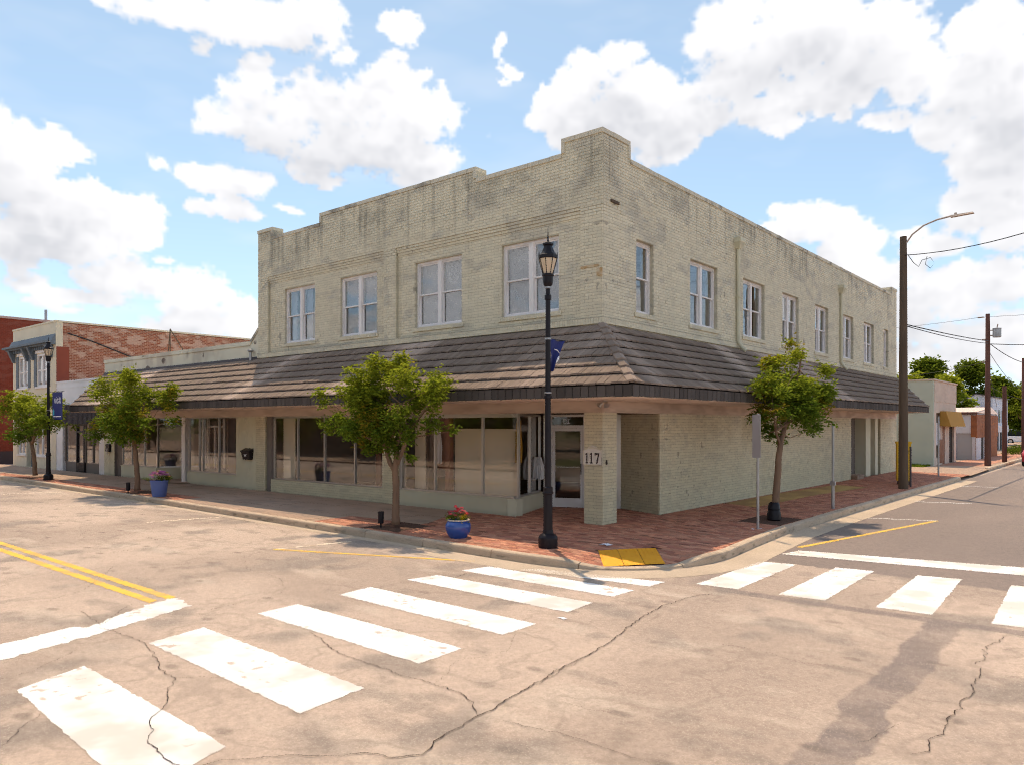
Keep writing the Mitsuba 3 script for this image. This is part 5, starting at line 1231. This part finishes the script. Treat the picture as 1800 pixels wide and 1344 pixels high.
for a, b, z0, z1 in hol[:2]:
    w = part(k, 'window', MB().boxes([(a, a + .09, .02, .12, z0, z1), (b - .09, b, .02, .12, z0, z1), (a + .09, b - .09, .02, .12, z1 - .09, z1), (a + .09, b - .09, .02, .12, z0, z0 + .08), ((a + b) / 2 - .07, (a + b) / 2 + .07, .021, .119, z0 + .08, z1 - .09), (a + .09, b - .09, .04, .1, (z0 + z1) / 2 - .03, (z0 + z1) / 2 + .03), (a - .15, b + .15, -.04, .02, z1 + .05, z1 + .22)]), 'm_white')
    part(w, 'pane', MB().quad((a + .05, .07, z0), (b - .05, .07, z0), (b - .05, .07, z1), (a + .05, .07, z1)), 'm_glass_up'); part(w, 'backing', MB().box(a, b, .34, .36, z0, z1), 'm_garage')
    for s in (a - .34, b + .02): part(w, 'shutter', MB().box(s, s + .32, -.03, -.001, z0 - .02, z1 + .03), 'm_slate')
    part(w, 'sill', MB().box(a - .1, b + .1, -.06, .0195, z0 - .09, z0 - .002), 'm_white')
for a, b, z0, z1 in (hol[2], hol[4]):
    w = part(k, 'shop_window', MB().boxes([(a, a + .07, .05, .14, z0, z1), (b - .07, b, .05, .14, z0, z1), (a + .07, b - .07, .05, .14, z1 - .07, z1), (a + .07, b - .07, .05, .14, z0, z0 + .07), ((a + b) / 2 - .04, (a + b) / 2 + .04, .051, .139, z0 + .07, z1 - .07), (a - .05, b + .05, -.05, .049, z0 - .07, z0 - .001)]), 'm_white')
    part(w, 'pane', MB().quad((a, .09, z0), (b, .09, z0), (b, .09, z1), (a, .09, z1)), 'm_glass'); part(w, 'backing', MB().box(a, b, .5, .52, z0, z1), 'm_garage')
part(k, 'door', MB().box(-34.3, -33.45, .2, .25, 0, 2.3), 'm_slate')
for x in (-34.3, -32.9): part(k, 'wall_light', MB().lathe([(.0, .0), (.14, .02), (.05, .2), (.0, .22)], 10, (x, -.3, 3.25)).tube([(x, 0, 3.5), (x, -.3, 3.45)], .025, 6), 'm_pole')
k2 = single('guy_cable', MB().tube([(X1 + .05, .5, 6.4), (X1 + .06, 1.6, 6.1), (X1 + .06, 6.5, 4.4)], .03, 6), 'm_wire', 'dark cable slanting down across the old brick side wall', 'cable')
k = thing('white_shop', 'low white shop with dark ribbed awning and full height glass, left of the shingled wing', 'building')
part(k, 'wall', MB().box(-30.39, -25.03, .02, .3, 3.0, 4.02).box(-30.39, -29.62, .02, .3, -.1, 3.0).box(-25.55, -25.03, .02, .3, -.1, 3.0).box(-30.39, -25.03, .3, 12, 3.7, 3.75), 'm_shopwhite')
part(k, 'coping', MB().box(-30.4, -25.02, -.01, .34, 4.021, 4.10).box(-30.4, -25.02, -.002, .019, 3.78, 3.81), 'm_shopwhite')
aw = part(k, 'awning', MB().box(-29.9, -25.3, -.03, .019, 2.12, 2.98).box(-29.9, -25.3, -.08, .018, 2.98, 3.02), 'm_ribmetal', label='dark ribbed metal fascia')
part(aw, 'ribs', MB().boxes([(x, x + .05, -.055, -.0305, 2.14, 2.975) for x in np.arange(-29.88, -25.35, .14)]), 'm_ribmetal', kind='stuff')
part(k, 'shop_window', MB().boxes([(-29.62, -25.55, .15, .25, -.1, .44), (-29.62, -29.5, .1, .2, .44, 2.12), (-28.3, -28.22, .1, .2, .44, 2.12), (-27.3, -27.22, .1, .2, .44, 2.12), (-26.45, -26.38, .1, .2, .44, 2.12), (-25.62, -25.55, .1, .2, .44, 2.12)]), 'm_jamb')
part(k, 'door', MB().boxes([(-28.22, -28.1, .08, .15, 0, 2.12), (-27.42, -27.3, .08, .15, 0, 2.12), (-28.1, -27.42, .08, .15, 0, .4), (-28.1, -27.42, .08, .15, 1.75, 1.83), (-28.1, -27.42, .08, .15, 2.04, 2.12)]), 'm_black')
for a, b in ((-29.5, -28.3), (-28.1, -27.42), (-27.22, -26.45), (-26.38, -25.62)): part(k, 'pane', MB().quad((a, .14, .42), (b, .14, .42), (b, .14, 2.12), (a, .14, 2.12)), 'm_glass')
part(k, 'interior', MB().box(-30, -25.1, 3, 3.1, 0, 3).box(-30, -25.1, .3, 3, -.05, .01).box(-25.2, -25.1, .31, 3, 0.01, 3).box(-30.1, -30, .31, 3, 0.01, 3), 'm_garage')
k = thing('tripod_mast', 'thin dark tripod mast on the roof behind the low wing parapet', 'mast')
for e in ((-23.6, 2.0, 4.3), (-22.85, 1.8, 4.3), (-21.4, 2.2, 4.3)): part(k, 'leg', MB().tube([(-23.28, 2.0, 6.17), e], .022, 6), 'm_pole')
k = thing('red_building', 'tall red brick building behind the cream one at the left edge', 'building')
part(k, 'wall', MB().box(-60, -42.5, -.3, 4.0, -.3, 8.30), 'm_redbrick'); part(k, 'coping', MB().box(-60.05, -42.42, -.38, 4.05, 8.30, 8.43), 'm_roofpale'); part(k, 'canopy', MB().box(-60, -42.3, -2.2, -.301, 2.75, 3.15), 'm_garage'); part(k, 'vent_pipe', MB().tube([(-42.9, 3.7, 8.2), (-42.9, 3.7, 9.1)], .08, 10), 'm_galv')
part(k, 'plinth', MB().box(-42.5, -42.42, -.3, 4.0, -.3, .55), 'm_ribmetal')

# ------------------------------------------------------------------ buildings down the side street
k = thing('green_block_building', 'small pale green block building with brown awning beyond the alley', 'building')
part(k, 'side_wall', MB().box(-11, .0, 32.0, 32.2, -.1, 4.45).box(-11, -.2, 37.6, 38.2, -.1, 4.4).box(-11, -.3, 32.2, 37.6, 4.1, 4.2), 'm_greenblock')
fw_ = MB(); fw_.box(-.25, .02, 32.2, 38.25, 3.35, 4.45); part(k, 'upper_front', fw_, 'm_palepink', label='flaking pale pink upper front')
part(k, 'front', MB().box(-.25, .0, 32.2, 38.2, 2.75, 3.349).box(-.25, .0, 33.9, 34.3, -.1, 2.75).box(-.25, .0, 35.0, 36.2, -.1, 2.75).box(-.25, 0, 37.6, 38.2, -.1, 2.75).box(-.25, 0, 32.2, 32.7, -.1, 2.75).box(-.25, 0, 32.7, 33.9, -.1, .3), 'm_palepink')
part(k, 'coping', MB().box(-11, .08, 31.95, 38.3, 4.452, 4.53), 'm_palepink')
part(k, 'awning', MB().hexa([(0.01, 33.6, 2.05), (.55, 33.6, 2.0), (.55, 38.0, 2.0), (0.01, 38.0, 2.05), (0.01, 33.6, 2.85), (.30, 33.6, 2.85), (.30, 38.0, 2.85), (0.01, 38.0, 2.85)]), 'm_awnbrown', label='brown shed awning over the shop front')
part(k, 'window', MB().box(-.1, -.02, 32.7, 33.9, 1.0, 2.2), 'm_whitewall'); part(k, 'door', MB().box(-.12, -.03, 34.3, 35.0, -.1, 2.2), 'm_wood'); part(k, 'door', MB().box(-.2, -.1, 36.2, 37.6, -.1, 2.2), 'm_dark'); part(k, 'plywood', MB().box(.002, .03, 33.4, 34.6, .0, 1.3), 'm_wood')
part(k, 'meter', MB().box(-2.3, -2.0, 31.85, 31.999, .75, .95).tube([(-2.15, 31.9, .9), (-2.9, 31.9, .9), (-2.9, 31.9, -.1)], .03, 6), 'm_ribmetal')
k = thing('garage_building', 'low white garage building with orange brown timber front and grey roller door', 'building')
part(k, 'wall', MB().box(-9, -.52, 41.3, 41.5, 1.57, 2.83).box(.36, .55, 41.3, 41.5, -.1, 2.83).box(-9, -.52, 41.3, 41.5, -.1, 1.57).box(-.52, .36, 41.3, 41.5, 1.57, 2.83).box(-9, .3, 49.8, 50, -.1, 2.8).box(.3, .5, 41.5, 50, -.1, 2.8), 'm_whitewall')
rdr = part(k, 'roller_door', MB().box(-.52, .36, 41.42, 41.45, -.1, 1.57), 'm_garage')
for i in range(7): part(rdr, 'slat', MB().box(-.51, .35, 41.40, 41.419, -.08 + i * .235, .14 + i * .235), 'm_garage')
part(k, 'roof', MB().hexa([(-9, 41.2, 2.84), (.62, 41.2, 2.84), (.62, 50.1, 2.84), (-9, 50.1, 2.84), (-9, 41.2, 2.9), (.62, 41.2, 2.9), (.2, 50.1, 3.35), (-9, 50.1, 3.35)]), 'm_roofpale'); part(k, 'eave', MB().box(-9, .64, 41.17, 41.199, 2.74, 2.9), 'm_redpole')
tc = part(k, 'timber_front', MB().box(.551, .57, 41.3, 50, -.1, 2.75).box(.3, .57, 41.27, 41.299, 1.35, 2.7), 'm_brownwood')
for i, (a, b, z0, z1) in enumerate(((41.28, 43.2, 1.3, 2.72), (43.25, 45.3, 1.3, 2.72), (45.35, 47.6, 1.3, 2.72), (47.65, 50, 1.3, 2.72))): part(tc, 'panel', MB().box(.571, .62, a, b, z0, z1), 'm_brownwood')
[part(k, 'pier', MB().box(.571, .6, a, b, -.1, 1.29), 'm_whitewall') for a, b in ((41.3, 43.0), (44.0, 44.2), (45.6, 46.2))]; part(k, 'door', MB().box(.571, .59, 43.05, 43.95, -.1, 1.29).box(.571, .59, 44.25, 45.55, -.1, 1.29), 'm_dark')
k = thing('white_house', 'white gabled two storey house beyond the garage building', 'house')
HX = -1.2
gab = Polygon([(-2.95, -.1), (-.1, -.1), (-.1, 4.45), (-1.30, 4.72), (-2.95, 3.85)])
m = trimesh.creation.extrude_polygon(gab, 9.0, engine='earcut'); m.apply_transform(SGN); m.apply_translation([HX, 71.0, 0]); part(k, 'wall', MB().tri(m), 'm_blueside')
part(k, 'roof', MB().hexa([(-3.1, 61.8, 3.80), (-1.30, 61.8, 4.74), (-1.30, 71.2, 4.74), (-3.1, 71.2, 3.80), (-3.1, 61.8, 3.86), (-1.30, 61.8, 4.80), (-1.30, 71.2, 4.80), (-3.1, 71.2, 3.86)]).hexa([(-1.30, 61.8, 4.741), (.05, 61.8, 4.44), (.05, 71.2, 4.44), (-1.30, 71.2, 4.741), (-1.30, 61.8, 4.80), (.05, 61.8, 4.50), (.05, 71.2, 4.50), (-1.30, 71.2, 4.80)]).xf(Rz(0, (HX, 0, 0))), 'm_ribmetal')
for y in (63.2, 65.2, 67.2): part(k, 'window', MB().box(-.1, -.06, y, y + .8, 2.3, 3.4).xf(Rz(0, (HX, 0, 0))), 'm_carglass')
part(k, 'sign_band', MB().box(-.1, .1, 62, 70, 1.45, 2.05).xf(Rz(0, (HX, 0, 0))), 'm_whitewall'); part(k, 'shop_front', MB().box(-.1, -.05, 62.2, 70, -.1, 1.44).xf(Rz(0, (HX, 0, 0))), 'm_dark')
for y in (62.3, 64.5, 66.8): part(k, 'column', MB().box(-.049, .05, y, y + .5, -.1, 1.44).xf(Rz(0, (HX, 0, 0))), 'm_whitewall')
part(k, 'lower_block', MB().box(-5, -.95, 58.5, 61.9, -.1, 3.75).xf(Rz(0, (HX, 0, 0))), 'm_whitewall')


# ------------------------------------------------------------------ trees beyond
def big_tree(x, y, z0, z1, r, label, dark, seed, size=.34, per=34):
    rl = np.random.default_rng(seed); k = thing('background_tree', label, 'tree', 'trees behind the side street')
    h = z1 - z0; bl = []
    for i in range(15):
        t = rl.uniform(.12, .93); a = rl.uniform(0, 2 * PI); w = r * math.sin(PI * min(.93, t * .85 + .12)) * rl.uniform(.35, .85)
        bl.append((x + w * math.cos(a), y + w * math.sin(a), z0 + h * t, r * rl.uniform(.28, .46)))
    bl.append((x, y, z1 - r * .25, r * .32))
    tm = MB().tube([(x, y, -.3), (x + .1, y, z0 + h * .3), (x, y, z0 + h * .7)], [.22, .16, .06], 8)
    for b in bl[::2]: tm.tube([(x + .05, y, z0 + h * .25), ((x + b[0]) / 2, (y + b[1]) / 2, z0 + (b[2] - z0) * .6), b[:3]], [.09, .06, .02], 5)
    part(k, 'trunk', tm, 'm_bark'); V, F_, C_ = leaves(bl, per, size, rl, .2 if dark else .75, fold=.3); part(k, 'crown', (V, F_), 'm_leaf', color=C_ * (.70 if dark else .95))


for i, (x, y, z0, z1, r, dk, l) in enumerate(((-7.9, 72, 1.3, 8.4, 2.5, 1, 'dark rounded tree standing highest behind the green block building'), (-4.8, 74, 1.3, 8.1, 2.5, 1, 'dark loose crowned tree left of the transformer pole'), (-3.9, 58, .9, 5.9, 1.6, 0, 'bright green bushy tree behind the garage building'),
                                           (-7.0, 60, 1.4, 6.4, 2.0, 0, 'light green tree just right of the curved lamp pole'), (-3.5, 84, .7, 7.2, 2.5, 1, 'dark tree directly behind the transformer pole'), (-3.4, 112, 1.6, 8.4, 3.2, 1, 'dark grey green tree high at the right edge'), (-1.2, 82, 1.6, 5.2, 1.9, 0, 'mid green tree right of the white house'),
                                           (-4.2, 104, -.2, 3.6, 2.0, 0, 'low pale green shrub tree behind the white car'), (-10.2, 66, 1.2, 6.9, 2.4, 0, 'pale green tree mostly hidden by the corner building'), (-5.4, 64, 1.0, 6.3, 2.0, 0, 'yellow green tree between the dark crowns'), (1.6, 108, -.3, 6.2, 2.6, 1, 'dark tree at the end of the side street'), (-.8, 112, -.3, 6.6, 2.4, 1, 'second dark tree at the end of the side street'))):
    big_tree(x, y, z0, z1, r, l, dk, 100 + i)
k = thing('hedge', 'clipped dark hedge in front of the white house', 'hedge')
V, F_, C_ = leaves([(.9 + .3 * (i % 3), 52 + 1.1 * i, .18, .42) for i in range(9)], 30, .14, np.random.default_rng(9), .0); scene[k] = shape((V, F_), 'm_leaf', color=C_ * .6)


def grass(poly, n, h, seed, z):
    r = np.random.default_rng(seed); x0, y0, x1, y1 = poly.bounds; V = []; F_ = []; C_ = []; c = 0
    while c < n:
        x, y = r.uniform(x0, x1), r.uniform(y0, y1)
        if not poly.contains(Point(x, y)): continue
        a = r.uniform(0, 2 * PI); w = h * .25; V += [(x - w * math.cos(a), y - w * math.sin(a), z), (x + w * math.cos(a), y + w * math.sin(a), z), (x + r.normal(0, h * .4), y + r.normal(0, h * .4), z + h * r.uniform(.6, 1.2))]
        F_.append([3 * c, 3 * c + 1, 3 * c + 2]); C_ += [(np.array([.13, .19, .02]) * r.uniform(.6, 1.4))] * 3; c += 1
    return np.array(V), np.array(F_), np.array(C_)


V, F_, C_ = grass(sbox(-8, 30.2, -.1, 32.0), 2500, .12, 4, -.09); struct('grass', (V, F_), 'm_leaf', kind='stuff', label='strip of grass at the foot of the green block building', color=C_)
V, F_, C_ = grass(sbox(-.3, 61, 2.0, 95), 5000, .2, 5, -.09); struct('grass', (V, F_), 'm_leaf', kind='stuff', label='lawn behind the hedge at the right edge', color=C_)


# ------------------------------------------------------------------ cars
def car(label, x, y, yaw, m, L=4.3, H=1.42, Wd=1.74, suv=False):
    k = thing('parked_car', label, 'car'); M = Rz(yaw, (x, y, ZR)); hw = Wd / 2
    low = [(-L / 2, .35), (-L / 2 + .05, .30), (L / 2 - .1, .28), (L / 2, .36), (L / 2, .62), (L / 2 - .12, .74), (L * .22, .90), (-L * .36 if not suv else -L * .46, .95), (-L / 2 + .03, .88), (-L / 2, .6)]
    cab = [(L * .22, .895), (L * .06, H), (-L * .24 if not suv else -L * .42, H), (-L * .40 if not suv else -L * .475, .945)]

    def loft(prof, ws):
        n = len(prof); V = []
        for s in (-1, 1):
            for (px, pz), w in zip(prof, ws): V.append((px, s * w, pz))
        F_ = [[i, (i + 1) % n, n + (i + 1) % n, n + i] for i in range(n)]; mb = MB().add(V, F_); mb.add(V[:n], [[0, i, i + 1] for i in range(1, n - 1)]); mb.add(V[n:], [[0, i + 1, i] for i in range(1, n - 1)]); return mb
    part(k, 'body', loft(low, [hw * .94, hw * .97, hw * .97, hw * .9, hw * .92, hw * .95, hw * .98, hw * .98, hw * .95, hw * .95]).xf(M), m)
    part(k, 'cabin', loft(cab, [hw * .93, hw * .76, hw * .76, hw * .93]).xf(M), m)
    a, b, c, d = cab; gl = MB()
    for s in (-1, 1): gl.quad((a[0] - .22, s * hw * .925, .93), (b[0] - .02, s * (hw * .785), H - .08), (c[0] + .12, s * (hw * .785), H - .08), (d[0] + .3, s * hw * .925, .97))
    gl.quad((a[0] + .01, -hw * .85, .93), (a[0] + .01, hw * .85, .93), (b[0] + .03, hw * .70, H - .05), (b[0] + .03, -hw * .70, H - .05)); gl.quad((d[0] - .01, -hw * .85, 1.0), (d[0] - .01, hw * .85, 1.0), (c[0] - .03, hw * .70, H - .06), (c[0] - .03, -hw * .70, H - .06))
    part(k, 'windows', gl.xf(M), 'm_carglass')
    for px in (-L * .30, L * .31):
        for s in (-1, 1):
            Mw = M @ np.array([[1, 0, 0, px], [0, 0, s, s * (hw - .10)], [0, 1, 0, .31], [0, 0, 0, 1.0]])
            w = part(k, 'wheel', MB().lathe([(.19, -.09), (.29, -.1), (.31, -.07), (.31, .07), (.29, .1), (.19, .09)], 20).xf(Mw), 'm_tyre'); part(w, 'rim', MB().lathe([(.0, .07), (.06, .09), (.12, .075), (.19, .088)], 14).xf(Mw), 'm_alu')
    for s in (-1, 1): part(k, 'headlight', MB().hexa([(L / 2 - .2, s * hw * .62 - .12, .58), (L / 2 + .005, s * hw * .62 - .12, .56), (L / 2 + .005, s * hw * .62 + .12, .56), (L / 2 - .2, s * hw * .62 + .12, .58), (L / 2 - .2, s * hw * .62 - .12, .72), (L / 2 - .06, s * hw * .62 - .12, .69), (L / 2 - .06, s * hw * .62 + .12, .69), (L / 2 - .2, s * hw * .62 + .12, .72)]).xf(M), 'm_print')
    part(k, 'bumper', MB().box(L / 2 - .05, L / 2 + .02, -hw * .8, hw * .8, .30, .42).box(-L / 2 - .02, -L / 2 + .05, -hw * .9, hw * .9, .34, .5).xf(M), 'm_tyre')
    return k


car('red car cut off by the right edge down the side street', 4.27, 38.6, -PI / 2, 'm_carred')
car('white van like car parked beyond the hedge near the right edge', -2.6, 97, .05, 'm_carwhite', L=4.8, H=1.75, suv=True)

# ------------------------------------------------------------------ the other side of the front street: seen in the shop glass
k = thing('opposite_building', 'dark red brick shop row across the front street, seen only as a reflection', 'building')
mat('m_opposite', P(lambda p, n, uv: MX((.30, .21, .165), (.19, .14, .115), FB(p.x * .7, p.z * .9, 0, 3))), .9); part(k, 'wall', MB().box(-46, -24, -30, -18.5, -.3, 6.5).box(-14, -2, -32, -19, -.3, 5.0).box(-75, -47, -31, -18.7, -.3, 5.5).box(-130, -76, -30, -18.4, -.3, 7.0), 'm_opposite'); part(k, 'shop_front', MB().box(-45, -25, -18.49, -18.4, .1, 2.6).box(-13, -3, -18.99, -18.9, .1, 2.6), 'm_dark')
OPL = ['tall leafy tree standing in the gap of the shop row across the front street', 'leafy tree across the front street opposite the matt blue planter', 'leafy tree across the front street opposite the long shop windows', 'leafy tree across the front street nearest the crossing', 'leafy tree beside the farther shop across the front street', 'leafy tree farthest along the other side of the front street', 'leafy tree across the front street between the two shop blocks', 'large tree closing the far south end of the side street', 'large tree at the right of the far south end of the side street', 'large tree at the left of the far south end of the side street', 'dark tree far along the other side of the front street', 'second dark tree far along the other side of the front street', 'dark tree at the far end of the front street']
for i, (x, y, z1, r) in enumerate(((-20.5, -18.5, 8, 2.4), (-16, -17.6, 6.5, 2.0), (-8.5, -17.4, 6, 2.0), (-1.5, -18, 7, 2.2), (-30, -17.2, 6, 2.0), (-38, -17.6, 7, 2.4), (-12, -18.4, 7, 2.4), (7, -46, 9, 4), (13, -42, 8, 3.6), (1, -40, 8, 3.4), (-50, -17.5, 7, 2.5), (-60, -17, 7, 2.6), (-110, -9, 9, 4))):
    rl = np.random.default_rng(300 + i); k = thing('opposite_tree', OPL[i], 'tree', 'trees across the front street')
    bl = [(x + rl.normal(0, r * .45), y + rl.normal(0, r * .4), 1.8 + (z1 - 2) * rl.random(), r * .42) for _ in range(16)]
    part(k, 'trunk', MB().tube([(x, y, -.2), (x, y, z1 * .6)], [.16, .08], 8), 'm_bark'); V, F_, C_ = leaves(bl, 9, .34, rl, .3); part(k, 'crown', (V, F_), 'm_leaf', color=C_ * .9)
